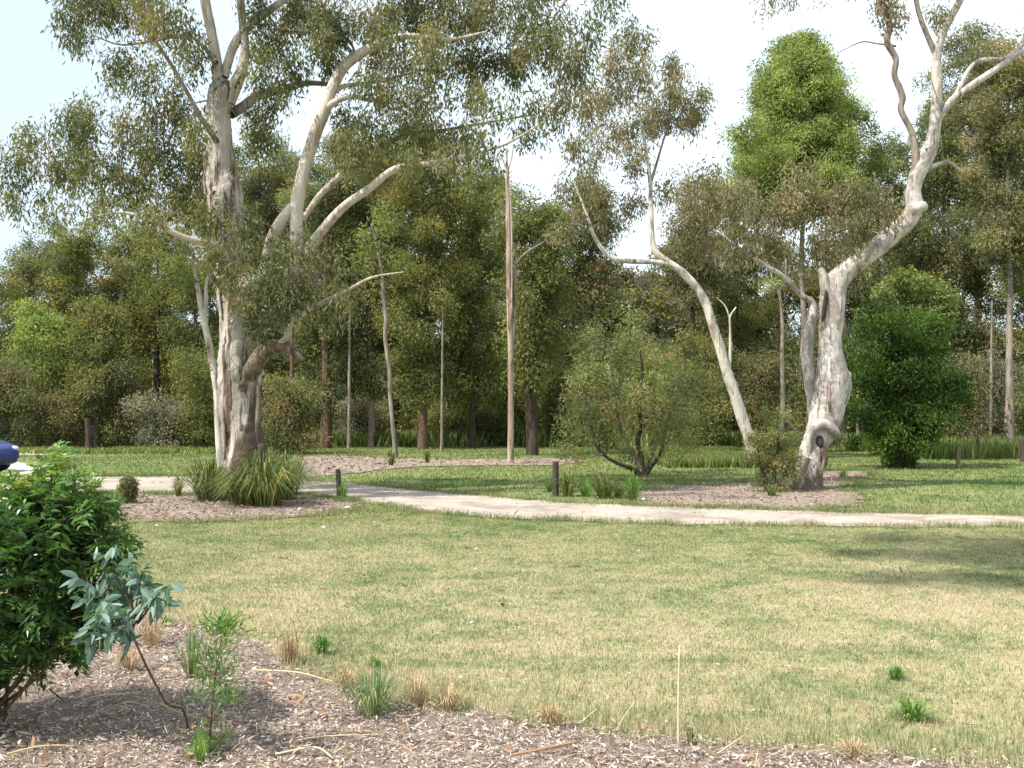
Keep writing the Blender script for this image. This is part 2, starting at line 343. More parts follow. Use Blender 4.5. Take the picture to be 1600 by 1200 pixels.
def poly_sheet(name, mat, pts, z, jit=.06, step=.25, seed=0):
    rng = np.random.default_rng(seed); q = []
    pts = [np.asarray(p, float) for p in pts]
    for i in range(len(pts)):
        a, b = pts[i], pts[(i+1) % len(pts)]; d = np.linalg.norm(b-a); m = max(1, int(d/step))
        if d > 30: m = 8
        for k in range(m): 
            q.append(a+(b-a)*k/m+rng.normal(0, jit, 2))
    q = np.array(q)
    tri = tessellate_polygon([[Vector((x, y, 0)) for x, y in q]])
    V = np.column_stack([q, np.full(len(q), z)])
    F = []
    for t in tri:
        a, b, c = t
        cr_ = np.cross(q[b]-q[a], q[c]-q[a]); F.append((a, b, c) if cr_ > 0 else (a, c, b))
    o = np_mesh(name, V, F, mat); tag(o, kind='structure'); return q
def inside(q, X, Y):
    r = np.zeros(len(X), bool); n = len(q); j = n-1
    for i in range(n):
        xi, yi = q[i]; xj, yj = q[j]
        if yi != yj:
            c = ((yi > Y) != (yj > Y)) & (X < (xj-xi)*(Y-yi)/(yj-yi)+xi); r ^= c
        j = i
    return r

# ground: one sheet, finer near the camera
xs = np.concatenate([np.linspace(-900, -40, 14), np.linspace(-36, 36, 37), np.linspace(40, 900, 14)])
ys = np.concatenate([np.linspace(-60, -4, 6), np.linspace(0, 60, 41), np.linspace(66, 1500, 16)])
XX, YY = np.meshgrid(xs, ys, indexing='ij')
V = np.column_stack([XX.ravel(), YY.ravel(), np.zeros(XX.size)])
ny = len(ys); I, J = np.meshgrid(np.arange(len(xs)-1), np.arange(ny-1), indexing='ij'); b0 = (I*ny+J).ravel()
tag(np_mesh('ground', V, np.stack([b0, b0+ny, b0+ny+1, b0+1], 1), M['ground']), kind='structure')
# a low wooded rise far behind the trees
xs = np.linspace(-320, 320, 60); ys = np.linspace(120, 420, 20); XX, YY = np.meshgrid(xs, ys, indexing='ij')
ZZ = -1+11*np.clip((YY-120)/110, 0, 1)**.8+1.5*np.sin(XX*.031)+1.2*np.sin(XX*.083+YY*.02)
ny = len(ys); I, J = np.meshgrid(np.arange(len(xs)-1), np.arange(ny-1), indexing='ij'); b0 = (I*ny+J).ravel()
tag(np_mesh('hill', np.column_stack([XX.ravel(), YY.ravel(), ZZ.ravel()]), np.stack([b0, b0+ny, b0+ny+1, b0+1], 1), M['hill'], smooth=True), kind='structure')

near = [(-300, 748), (0, 747), (150, 745), (330, 745), (450, 750), (560, 757), (680, 768), (800, 779), (900, 787), (1000, 791), (1200, 797), (1400, 803), (1600, 807), (2200, 812), (3200, 815)]
far_ = [(3200, 832), (2200, 829), (1600, 824), (1400, 824), (1200, 822), (1000, 819), (860, 813), (760, 809), (680, 803), (630, 796), (560, 786), (500, 776), (420, 771), (330, 770), (150, 771), (0, 772), (-300, 774)]
PATH = poly_sheet('path', M['path'], [G(*p) for p in near+far_], .012, .075, .25, 1)
MULCH = poly_sheet('mulch_bed', M['mulch'], [(-14, 8.4), G(-250, 965), G(-60, 975), G(120, 965), G(230, 962), G(330, 985), G(410, 1005), G(440, 1038), G(520, 1072), G(600, 1098), G(700, 1110), G(850, 1130), G(960, 1148), G(1080, 1156), G(1250, 1166), G(1400, 1186), G(1600, 1204), (6, 4.4), (12, 4), (12, -14), (-14, -14)], .008, .035, .12, 2)
TM = poly_sheet('mulch_bed', M['mulch2'], [G(140, 775), G(260, 774), G(330, 773), G(440, 772), G(520, 778), G(570, 789), G(560, 800), G(480, 806), G(400, 812), G(300, 816), G(200, 815), G(140, 806), G(60, 800), G(80, 780)], .016, .13, .22, 3)
RM = poly_sheet('mulch_bed', M['mulch2'], [G(1010, 768), G(1060, 760), G(1150, 757), G(1220, 745), G(1290, 735), G(1370, 738), G(1330, 752), G(1310, 765), G(1350, 775), G(1320, 798), G(1240, 799), G(1100, 795), G(980, 789), G(985, 776)], .020, .15, .25, 4)
BM = poly_sheet('mulch_bed', M['mulch2'], [G(440, 716), G(520, 712), G(640, 718), G(760, 719), G(880, 716), G(920, 722), G(860, 728), G(740, 728), G(640, 730), G(570, 738), G(470, 748), G(440, 740)], .020, .08, .3, 5)
ROAD = poly_sheet('road', M['gravel'], [G(-800, 712), G(-200, 711), G(60, 711), G(150, 708), G(150, 705), G(60, 704), G(-200, 700), G(-800, 699)], .014, .08, .4, 6)
CARPK = poly_sheet('car_park', M['gravel'], [G(-1400, 760), G(-300, 746), G(20, 744), G(70, 738), G(60, 728), G(20, 720), G(-200, 714), G(-1400, 712)], .018, .06, .4, 7)

# ------------------------------------------------------------------ lawn blades (uncountable: one object each)
def blades(name, n, Yr, hw, hh, mat, seed, lod=1.3, excl=(), xr=None, label=None, lean=.5, incl=None, prob=None, xpad=1.5, fea=.2, thin=()):
    rng = np.random.default_rng(seed)
    u = rng.uniform(size=n); a, b = Yr; e = 2-lod
    Y = (a**e+(b**e-a**e)*u)**(1/e) if abs(e) > 1e-6 else a*(b/a)**u
    X = rng.uniform(-1, 1, n)*(.53*Y+xpad) if xr is None else rng.uniform(xr[0], xr[1], n)
    k = np.ones(n, bool)
    jx = rng.normal(0, fea, n); jy = rng.normal(0, fea*1.6, n)
    for q in excl: k &= ~inside(q, X+jx*(q is not MULCH), Y+jy*(.4 if q is MULCH else 1))
    for q in thin: k &= ~(inside(q, X+jx*.8, Y+jy*.8) & (rng.uniform(size=n) < .75))
    if incl is not None: k &= inside(incl, X, Y)
    if prob is not None: k &= rng.uniform(size=n) < prob(X, Y)
    X, Y = X[k], Y[k]; n = len(X)
    h = hh(X, Y)*rng.uniform(.5, 1.4, n); wd = hw*(Y/6)**.6*rng.uniform(.6, 1.3, n)
    an = rng.uniform(0, 2*math.pi, n); la = rng.uniform(0, 2*math.pi, n); ln = h*lean*np.abs(rng.normal(size=n))
    c, s = np.cos(an)*wd/2, np.sin(an)*wd/2; z0 = np.zeros(n)
    V = np.stack([np.stack([X-c, Y-s, z0], 1), np.stack([X+c, Y+s, z0], 1), np.stack([X+np.cos(la)*ln, Y+np.sin(la)*ln, h], 1)], 1).reshape(-1, 3)
    o = np_mesh(name, V, np.arange(3*n).reshape(-1, 3), mat, tone=rng.uniform(size=n)); tag(o, label or 'short patchy lawn grass', 'grass', kind='stuff')
    return o
def edge_h(X, Y):
    # unmown fringe along the mulch
    e = -0.00
    h = np.full(len(X), .021)
    m = G(440, 1038), G(850, 1130), G(1600, 1204)
    line = np.interp(X, [G(230, 962)[0], m[0][0], m[1][0], m[2][0]], [G(230, 962)[1], m[0][1], m[1][1], m[2][1]])
    d = Y-line
    return h+.040*np.exp(-np.clip(d, 0, 9)/.22)+.016*np.exp(-np.clip(d, 0, 9)/1.6)
blades('lawn_grass', 740000, (4.3, 17.5), .0062, edge_h, M['blade'], 11, 1.35, (PATH, MULCH, TM), label='short dry patchy lawn this side of the path', xpad=4.5, prob=lambda X, Y: np.clip((.53*Y+4.5-np.abs(X))/1.5, 0, 1))
blades('far_lawn_grass', 150000, (16, 46), .013, lambda X, Y: np.full(len(X), .05), M['blade'], 12, .9, (PATH, TM, RM, BM, MULCH, CARPK, ROAD), label='greener mown grass beyond the path', fea=.32, xpad=5)
def edge_grass(name, poly, n, hh, wd, off, seed, label, yr=(5, 45)):
    rng = np.random.default_rng(seed); a = poly; b = np.roll(poly, -1, 0); ln = np.linalg.norm(b-a, axis=1)
    k = (a[:, 1] > yr[0]) & (a[:, 1] < yr[1]) & (np.abs(a[:, 0]) < .6*a[:, 1]+2) & (ln < 3); a, b, ln = a[k], b[k], ln[k]
    clump = rng.uniform(.15, 1, len(a)); i = rng.choice(len(a), n, p=ln*clump/np.sum(ln*clump)); q = a[i]+(b-a)[i]*rng.uniform(size=n)[:, None]+rng.normal(0, off, (n, 2))
    h = hh*rng.uniform(.4, 1.5, n)*(.5+clump[i]); an = rng.uniform(0, 6.283, n); la = rng.uniform(0, 6.283, n); l_ = h*.6*np.abs(rng.normal(size=n)); c, s_ = np.cos(an)*wd/2, np.sin(an)*wd/2; z = np.zeros(n)
    V = np.stack([np.stack([q[:, 0]-c, q[:, 1]-s_, z], 1), np.stack([q[:, 0]+c, q[:, 1]+s_, z], 1), np.stack([q[:, 0]+np.cos(la)*l_, q[:, 1]+np.sin(la)*l_, h], 1)], 1).reshape(-1, 3)
    tag(np_mesh(name, V, np.arange(3*n).reshape(-1, 3), M['blade'], tone=rng.uniform(size=n)), label, 'grass', kind='stuff')
edge_grass('edge_grass', PATH, 26000, .06, .012, .10, 31, 'grass creeping over the edges of the sandy path')
edge_grass('edge_grass', np.vstack([TM]), 9000, .055, .012, .12, 32, 'grass fringe round the mulch of the huge gum')
edge_grass('edge_grass', np.vstack([RM]), 9000, .06, .013, .16, 33, 'grass fringe round the mulch of the crooked gum')
def tallp(X, Y): return .5+.5*np.sin(X*1.3+2)*np.sin(X*.37+Y*.8)
M['weed'] = leafmat('weed_grass', [(0, (.05, .10, .026)), (.5, (.105, .175, .045)), (.8, (.19, .25, .08)), (1, (.34, .33, .17))], trans=.35)
blades('tall_grass', 60000, (29, 38), .02, lambda X, Y: np.full(len(X), .26), M['weed'], 13, 1, (), (4.5, 8.4), 'tall bright grass behind the leaning gum', .35)
blades('tall_grass', 70000, (34, 44), .024, lambda X, Y: np.full(len(X), .55), M['weed'], 14, 1, (), (14, 26), 'tall weedy grass under the trees on the right', .35, prob=tallp)
blades('tall_grass', 90000, (45, 64), .05, lambda X, Y: np.full(len(X), .55), M['weed'], 15, 1, (), (-22, 14), 'sunlit rank grass behind the row of trunks', .4, prob=tallp)
blades('tall_grass', 30000, (38, 43), .03, lambda X, Y: np.full(len(X), .16), M['weed'], 16, 1, (), (-25, -10), 'rough grass edge in front of the thicket on the left', .4, prob=tallp)

# ------------------------------------------------------------------ mulch chips and litter
def chips(name, n, poly, Yr, ln, wd, mat, seed, label, lod=1.5, zmax=.02, X0=None, prob=None, z0=.012):
    rng = np.random.default_rng(seed); u = rng.uniform(size=n); e = 2-lod
    Y = (Yr[0]**e+(Yr[1]**e-Yr[0]**e)*u)**(1/e); X = rng.uniform(-1, 1, n)*(.53*Y+2) if X0 is None else rng.uniform(X0[0], X0[1], n)
    k = inside(poly, X+rng.normal(0, .16, n)*(z0 < .0125 or True), Y+rng.normal(0, .09 if poly is MULCH else .22, n)) if poly is not None else np.ones(n, bool)
    if prob is not None: k &= rng.uniform(size=n) < prob(X, Y)
    X, Y = X[k], Y[k]; n = len(X)
    d = rng.normal(size=(n, 3)); d[:, 2] *= .28; d = unit(d); s = rng.normal(size=(n, 3)); s[:, 2] *= .35; s = unit(s-d*np.sum(s*d, 1)[:, None])
    l = (ln*rng.lognormal(0, .45, n))[:, None]/2; w_ = (wd*rng.lognormal(0, .4, n))[:, None]/2
    c = np.column_stack([X, Y, z0+np.abs(d[:, 2])*l[:, 0]+rng.uniform(0, zmax, n)])
    V = np.stack([c-d*l-s*w_*.5, c-d*l*.3+s*w_, c+d*l+s*w_*.3, c+d*l*.4-s*w_], 1).reshape(-1, 3)
    return tag(np_mesh(name, V, np.arange(4*n).reshape(-1, 4), mat, tone=rng.beta(1.7, 1.7, n)), label, 'litter', kind='stuff')
chips('wood_chips', 160000, MULCH, (3.8, 9), .023, .0065, M['chip'], 21, 'grey and pink wood chips covering the near mulch bed')
chips('leaf_litter', 6500, MULCH, (3.8, 9), .045, .011, M['litter'], 22, 'dead gum leaves among the near wood chips', zmax=.03)
chips('straw_litter', 5000, MULCH, (3.8, 9), .075, .0035, M['dry'], 29, 'thin straw and dead grass bits over the near wood chips', zmax=.03)
chips('leaf_litter', 16000, TM, (15, 21), .045, .015, M['redlitter'], 23, 'reddish bark litter round the great gum', lod=.5, X0=(-9.5, -2.3))
chips('leaf_litter', 20000, RM, (16, 28), .05, .016, M['redlitter'], 24, 'pinkish bark litter round the crooked white gum', lod=.5, X0=(1, 9))
chips('leaf_litter', 9000, BM, (24, 40), .10, .03, M['redlitter'], 25, 'reddish litter strip before the row of trunks', lod=.5, X0=(-10, 4))
chips('leaf_litter', 700, None, (5, 17), .045, .016, M['litter'], 26, 'scattered fallen leaves on the dry lawn', zmax=.03, z0=.03)
def wobble(X, Y): return np.clip(.35+.6*np.sin(X*.9+1)*np.sin(Y*1.7+X*.4), 0, 1)
chips('leaf_litter', 2500, PATH, (13, 24), .05, .018, M['redlitter'], 27, 'bark scraps drifted across the sandy path', lod=.8, prob=wobble, zmax=.004)

# ------------------------------------------------------------------ trees
def skel_pts(s, D):
    """(px, py, half-width px[, dD]) -> points, radii"""
    pts, r = [], []
    for q in s:
        dd = D+(q[3] if len(q) > 3 else 0); pts.append(P(q[0], q[1], dd)); r.append(q[2]*dd/FPX)
    return pts, r
def nearest_attach(sk, c):
    best = None
    for p, r in sk:
        d = np.linalg.norm(p-c, axis=1)+np.maximum(0, p[:, 2]-c[2])*1.2
        i = int(np.argmin(d))
        if best is None or d[i] < best[0]: best = (d[i], p[i], r[i])
    return best
def branch_to(g, rng, a, ra, c, r0, seg=6):
    d = np.linalg.norm(c-a); m1 = a+(c-a)*.35+np.array([0, 0, .12*d])+rng.normal(0, .05*d, 3); m2 = a+(c-a)*.7+np.array([0, 0, .10*d])+rng.normal(0, .05*d, 3)
    rr = min(r0, ra*.7) if ra else r0
    return tube(g, [a, m1, m2, c], [rr, rr*.75, rr*.5, rr*.28], seg, 3)
def grow(tree_e, base, parts, blobs, D, leaf, bark_twig, rng, L=.15, W=.03, cover=1.0, sig=.16, droop=.6, twigs=True, nl=34, depth=1.0, r0=.03, spoke=.5, seg=5, shell=.35, vert=.8):
    sk = []; geos = []
    for nm, s, mat, opts in parts:
        g = Geo(); pts, r = skel_pts(s, D)
        p, rr = tube(g, pts, r, opts.get('seg', 10), opts.get('sub', 6), opts.get('rough', .06), rng, ridge=opts.get('ridge', 0))
        sk.append((p, rr, len(geos))); geos.append(g)
    g = Geo(); nodes = list(sk); bl = []
    for b in blobs:
        dd = D+(b[4] if len(b) > 4 else rng.normal(0, depth))
        c = P(b[0], b[1], dd); r = np.array([b[2], (b[2]+b[3])*.5*1.05, b[3]])*dd/FPX
        bl.append((c, r, b[5] if len(b) > 5 else 1.0))
    def near(c):
        best = None
        for p, r, gi in nodes:
            d = np.linalg.norm(p-c, axis=1)+np.maximum(0, p[:, 2]-c[2])*1.2; i = int(np.argmin(d))
            if best is None or d[i] < best[0]: best = (d[i], p[i], r[i], gi)
        return best
    if sk and twigs: bl.sort(key=lambda q: near(q[0])[0])
    for c, r, k in bl:
        area = math.pi*r[0]*r[2]; nleaf = cover*k*area/(L*W*.33); ncl = max(5, int(nleaf/nl/.72))
        cc, pts, tn, o = blob_points(rng, c, r*.9, ncl, nl, sig, shell, vert)
        bt = rng.normal(0, .09); leaves(g, pts, L, W, rng, droop, np.clip(tn+bt, 0, 1), o, .5)
        if twigs and nodes:
            _, a, ra, gi = near(c); tg = geos[gi]
            k0 = len(tg.T)
            p, rr = branch_to(tg, rng, a, ra, c, r0*(1+.3*np.linalg.norm(c-a)), seg+1)
            nodes.append((p, rr, gi))
            for q in cc[:max(3, int(len(cc)*spoke))]:
                i = rng.integers(len(p)//2, len(p)); m = (p[i]+q)/2+rng.normal(0, .12*np.linalg.norm(r), 3)*.5+np.array([0, 0, .1*r[2]])
                tube(tg, [p[i], m, q], [rr[-1]*.75, rr[-1]*.5, rr[-1]*.25], 4, 2)
            for t in tg.T[k0:]: t[:] = 1.0
    for (nm, s, mat, opts), q in zip(parts, geos): q.build(nm, [mat, bark_twig], tree_e, base, smooth=True)
    if g.n: g.build('crown', leaf, tree_e, base)

# ---- the great gum on the left
D = 19.5
base = GX(385, D); rng = np.random.default_rng(101)
T = empty('gum_tree', base, 'huge old gum with flaking white and brown trunk beside the path', 'tree')
trunk = [(386, 782, 60), (385, 768, 47), (383, 745, 41), (382, 715, 36), (380, 680, 32), (377, 640, 31), (376, 600, 32), (376, 560, 32), (374, 520, 30), (371, 480, 29), (366, 440, 27), (361, 400, 25), (357, 360, 25), (354, 325, 27), (351, 300, 28), (345, 270, 24), (342, 235, 22), (341, 195, 20), (342, 165, 20), (347, 140, 19), (352, 128, 13)]
LM = M['bark_limb']; o8 = dict(seg=10, rough=.07)
big_parts = [
 ('trunk', trunk, M['bark_big'], dict(seg=28, sub=8, rough=.13, ridge=.03)),
 ('limb', [(345, 150, 9), (341, 125, 9), (338, 95, 8.5), (330, 50, 8), (322, 10, 8), (312, -50, 7), (300, -120, 5), (280, -200, 3)], LM, o8),
 ('limb', [(356, 160, 12), (368, 132, 11), (378, 108, 9), (383, 75, 7), (379, 35, 6.5), (376, -15, 6.5), (382, -80, 5), (395, -170, 3)], M['bark_big_top'], o8),
 ('limb', [(350, 120, 8), (357, 95, 7), (366, 70, 7), (385, 45, 6.5), (415, 20, 6), (450, -5, 5), (500, -50, 4), (560, -100, 2.5)], M['bark_big_top'], o8),
 ('limb', [(360, 178, 8, .1), (378, 168, 8, .3), (400, 152, 7, .5), (440, 140, 6, .9), (480, 130, 4.5, 1.2), (530, 133, 3, 1.4)], M['bark_grey'], o8),
 ('limb', [(372, 450, 20, -.1), (400, 438, 17, -.2), (430, 431, 15, -.3), (462, 428, 13, -.4), (486, 429, 11, -.5), (496, 430, 8, -.5)], M['bark_big_top'], dict(seg=14, rough=.12)),
 ('limb', [(412, 432, 12, -.3), (419, 400, 10, -.3), (427, 370, 10, -.4), (440, 345, 9.5, -.5), (458, 322, 8, -.5)], LM, o8),
 ('limb', [(464, 432, 13, -.45), (463, 400, 10.5, -.45), (463, 360, 10, -.5), (464, 322, 11, -.5), (471, 285, 10, -.5), (481, 245, 10, -.5), (494, 205, 10, -.5), (508, 170, 10, -.5), (519, 138, 9, -.5), (536, 106, 8.5, -.5), (562, 85, 8, -.5), (598, 66, 6.5, -.5), (640, 56, 4.5, -.5), (700, 62, 3, -.5), (760, 50, 2, -.5)], LM, dict(seg=12, rough=.08)),
 ('limb', [(476, 428, 10, -.5), (484, 388, 8, -.5), (502, 362, 7.5, -.6), (535, 325, 7, -.8), (575, 296, 6.5, -1), (618, 264, 5.5, -1.1), (675, 255, 4, -1.2), (728, 243, 3, -1.2), (790, 225, 2.2, -1.2), (850, 190, 1.3, -1.2)], LM, o8),
 ('limb', [(472, 345, 4, -.3), (500, 305, 5, 0), (540, 268, 5, .3), (580, 240, 4.5, .6), (620, 216, 4, .8), (690, 204, 2.6, .9), (760, 192, 2, 1), (840, 178, 1.2, 1)], LM, o8),
 ('limb', [(510, 170, 6, -.5), (527, 157, 5, -.7), (552, 151, 4, -.8), (585, 158, 2.6, -.9), (640, 160, 1.6, -1)], LM, o8),
 ('limb', [(518, 145, 5, -.5), (540, 134, 3.6, -.3), (575, 130, 2.6, 0), (630, 118, 1.6, .2), (720, 92, 1.2, .3)], LM, o8),
 ('limb', [(380, 600, 18, -.1), (398, 570, 15, -.2), (418, 548, 13, -.3), (442, 540, 10, -.4), (462, 552, 6, -.5), (474, 562, 3, -.5)], M['bark_torn'], dict(seg=12, rough=.12)),
 ('limb', [(425, 545, 6, -.3), (445, 530, 5, -.5), (452, 512, 4, -.6), (470, 492, 4, -.7), (500, 474, 3.6, -.8), (540, 455, 2.8, -.9), (580, 434, 2, -1), (630, 425, 1, -1)], LM, o8),
 ('limb', [(352, 400, 7, -.2), (325, 382, 6, -.5), (295, 374, 5, -.8), (268, 362, 4, -1), (235, 345, 3, -1.2), (190, 332, 2.2, -1.3), (130, 342, 1.2, -1.4)], LM, o8),
 ('limb', [(350, 455, 5, -.3), (325, 425, 3.4, -.6), (295, 395, 2.6, -.8), (262, 372, 2, -1), (215, 362, 1.2, -1.2)], M['bark_grey'], o8),
 ('limb', [(345, 230, 5, -.1), (318, 190, 4, -.6), (290, 140, 3.4, -.9), (262, 92, 3, -1.2), (235, 55, 2.4, -1.4), (200, 25, 1.6, -1.5)], M['bark_grey'], o8),
 ('limb', [(338, 98, 4, -.2), (315, 70, 3, .2), (290, 55, 2.4, .4), (250, 62, 2, .6), (190, 70, 1.4, .7), (145, 55, .9, .7)], M['bark_grey'], o8),
]
bigblobs = [(48, 232, 38, 34), (28, 268, 26, 28), (18, 310, 22, 18), (100, 205, 44, 34), (150, 195, 44, 34), (215, 210, 46, 46), (262, 240, 46, 50), (150, 262, 54, 40), (205, 290, 55, 46), (262, 310, 46, 44), (110, 262, 44, 32, 1), (92, 322, 55, 16), (310, 262, 30, 44), (300, 330, 38, 36), (160, 325, 34, 18),
 (112, 25, 22, 42), (122, 62, 12, 24), (150, 5, 48, 30), (215, 15, 48, 34, 1), (262, 40, 42, 38), (192, 92, 26, 20), (182, 118, 14, 18), (240, 128, 38, 34), (285, 165, 36, 34), (256, 176, 24, 18), (302, 212, 20, 30), (300, 95, 24, 34), (402, 30, 22, 34), (430, 65, 36, 42), (470, 30, 42, 40), (408, 110, 24, 32), (452, 120, 34, 26), (398, 205, 26, 40, 1.5), (430, 170, 28, 28, 1),
 (520, 35, 50, 40), (508, 90, 28, 34), (580, 30, 50, 40), (640, 20, 50, 40), (610, 90, 44, 28), (700, 25, 50, 42), (760, 30, 50, 40), (820, 22, 40, 32), (845, 75, 44, 42), (790, 95, 48, 38), (730, 100, 46, 34), (670, 95, 42, 30), (890, 105, 38, 34), (920, 60, 26, 26), (955, 8, 30, 16), (610, 150, 42, 28), (665, 158, 46, 32), (730, 155, 42, 20), (640, 205, 50, 30), (580, 205, 34, 26), (545, 190, 24, 28), (700, 215, 34, 24), (800, 165, 48, 18), (865, 178, 34, 20), (900, 150, 30, 24), (750, 212, 34, 13), (600, 265, 34, 22), (610, 62, 30, 20, -1.4), (670, 62, 34, 20, -1.5), (640, 250, 34, 14, -2, .8), (700, 248, 40, 14, -2.1), (575, 130, 26, 16, -1.3, .8), (760, 235, 36, 12, -2, .8), (545, 225, 20, 22, -1.2, .6), (650, 215, 36, 20, -.6), (500, 60, 30, 26, -1.2), (440, 395, 24, 14, -1.3, .7), (235, 350, 30, 14, -2, .7), (180, 345, 34, 14, -2), (560, 245, 30, 20), (880, 40, 26, 20, 0, .6), (820, 205, 34, 12, 0, .7), (650, 255, 34, 16),
 (330, 345, 34, 22), (385, 352, 30, 24, -1), (340, 395, 30, 22, -1), (395, 400, 24, 20, -1), (432, 455, 46, 26, -1.2), (395, 485, 28, 24, -1.1), (478, 402, 26, 14, -1), (462, 470, 36, 20, -1), (520, 415, 30, 16, -.8, .6), (368, 432, 22, 14, -1.1, .7), (412, 515, 26, 18, -1.1, .8), (540, 470, 22, 12, -1, .5),
 (240, -70, 90, 50), (380, -90, 90, 60), (500, -90, 90, 60), (620, -70, 80, 50), (740, -60, 80, 50), (300, -190, 90, 50), (430, -190, 90, 50), (850, -40, 50, 36), (120, -40, 50, 30)]
bigblobs = [(*b, 0, .68) if b[0] < 300 and len(b) == 4 and b[1] > 80 else b for b in bigblobs]
grow(T, base, big_parts, bigblobs, D, M['gum'], M['bark_grey'], rng, droop=1.2, L=.125, W=.032, cover=2.15, sig=.155, vert=1.5, depth=.9, r0=.02, spoke=.5, nl=90, shell=.15)
# raised dark lenses painted as shaded hollows, and torn wood, on the great gum
def lens(nm, parent, base, c, rx, rz, mat, ry=.06, rng=rng, rot=0):
    g = Geo(); n, m = 14, 8; V = []
    for i in range(m+1):
        for j in range(n):
            th = math.pi*i/m; ph = 2*math.pi*j/n; k = 1+.16*math.sin(3*ph+i)+.1*math.cos(5*ph)
            x, y, z = math.sin(th)*math.cos(ph)*rx*k, math.sin(th)*math.sin(ph)*ry, math.cos(th)*rz
            V.append((c[0]+x*math.cos(rot)-z*math.sin(rot), c[1]+y, c[2]+x*math.sin(rot)+z*math.cos(rot)))
    F = [(i*n+j, i*n+(j+1) % n, (i+1)*n+(j+1) % n, (i+1)*n+j) for i in range(m) for j in range(n)]
    g.add(V, F); return g.build(nm, mat, parent, base, smooth=True)
lens('hollow_shade', T, base, P(336, 206, D-.245), .06, .055, M['hollow_shade'], ry=.03)
lens('hollow_shade', T, base, P(339, 302, D-.315), .08, .10, M['hollow_shade'], ry=.04, rot=.4)
lens('hollow_shade', T, base, P(374, 126, D-.15), .035, .19, M['hollow_shade'], ry=.03, rot=-.5)
for q, w_ in (([(348, 560), (351, 600), (350, 640), (352, 690), (349, 730)], .028), ([(362, 520), (358, 575), (361, 640)], .022), ([(401, 585), (404, 630), (400, 680), (405, 720)], .045), ([(392, 640), (389, 690), (394, 740)], .04), ([(346, 410), (343, 450), (348, 500)], .025), ([(330, 200), (326, 240), (329, 290), (333, 330)], .03), ([(360, 210), (365, 250), (372, 290)], .025), ([(366, 690), (372, 725), (368, 755)], .04), ([(378, 455), (384, 500), (380, 550)], .02)):
    g = Geo(); off = .30 if abs(q[0][0]-372) < 16 else (.20 if q[0][1] > 350 else .17); tube(g, [P(x, y, D-off-(.06 if y > 380 else 0)) for x, y in q], [w_*.3]+[w_]*(len(q)-2)+[w_*.4], 8, 7, .3, rng); g.build('bark_strip', M['bark_torn'], T, base, smooth=True)
lens('burl', T, base, P(404, 705, D-.22), .14, .20, M['bark_big'], ry=.12, rot=.1)

# ---- slender companion stem
b2 = GX(348, 20.3); T2 = empty('gum_tree', b2, 'slender pale crooked stem growing tight against the left side of the huge gum', 'tree')
grow(T2, b2, [('trunk', [(350, 770, 8), (346, 720, 7), (341, 660, 6), (339, 610, 6), (331, 560, 5.5), (321, 510, 5), (313, 470, 4.5), (306, 435, 3), (300, 400, 1.6)], M['bark_white'], dict(seg=10, rough=.12)),
  ('limb', [(319, 500, 4), (322, 470, 3.4), (322, 445, 2.4), (330, 415, 1.4)], M['bark_white'], dict(seg=8, rough=.08))],
  [(300, 400, 24, 18), (330, 405, 22, 18), (280, 430, 22, 16), (335, 560, 14, 18, 0, .5)], 20.3, M['gumgreen'], M['bark_grey'], rng, cover=.8, depth=.2, r0=.01)

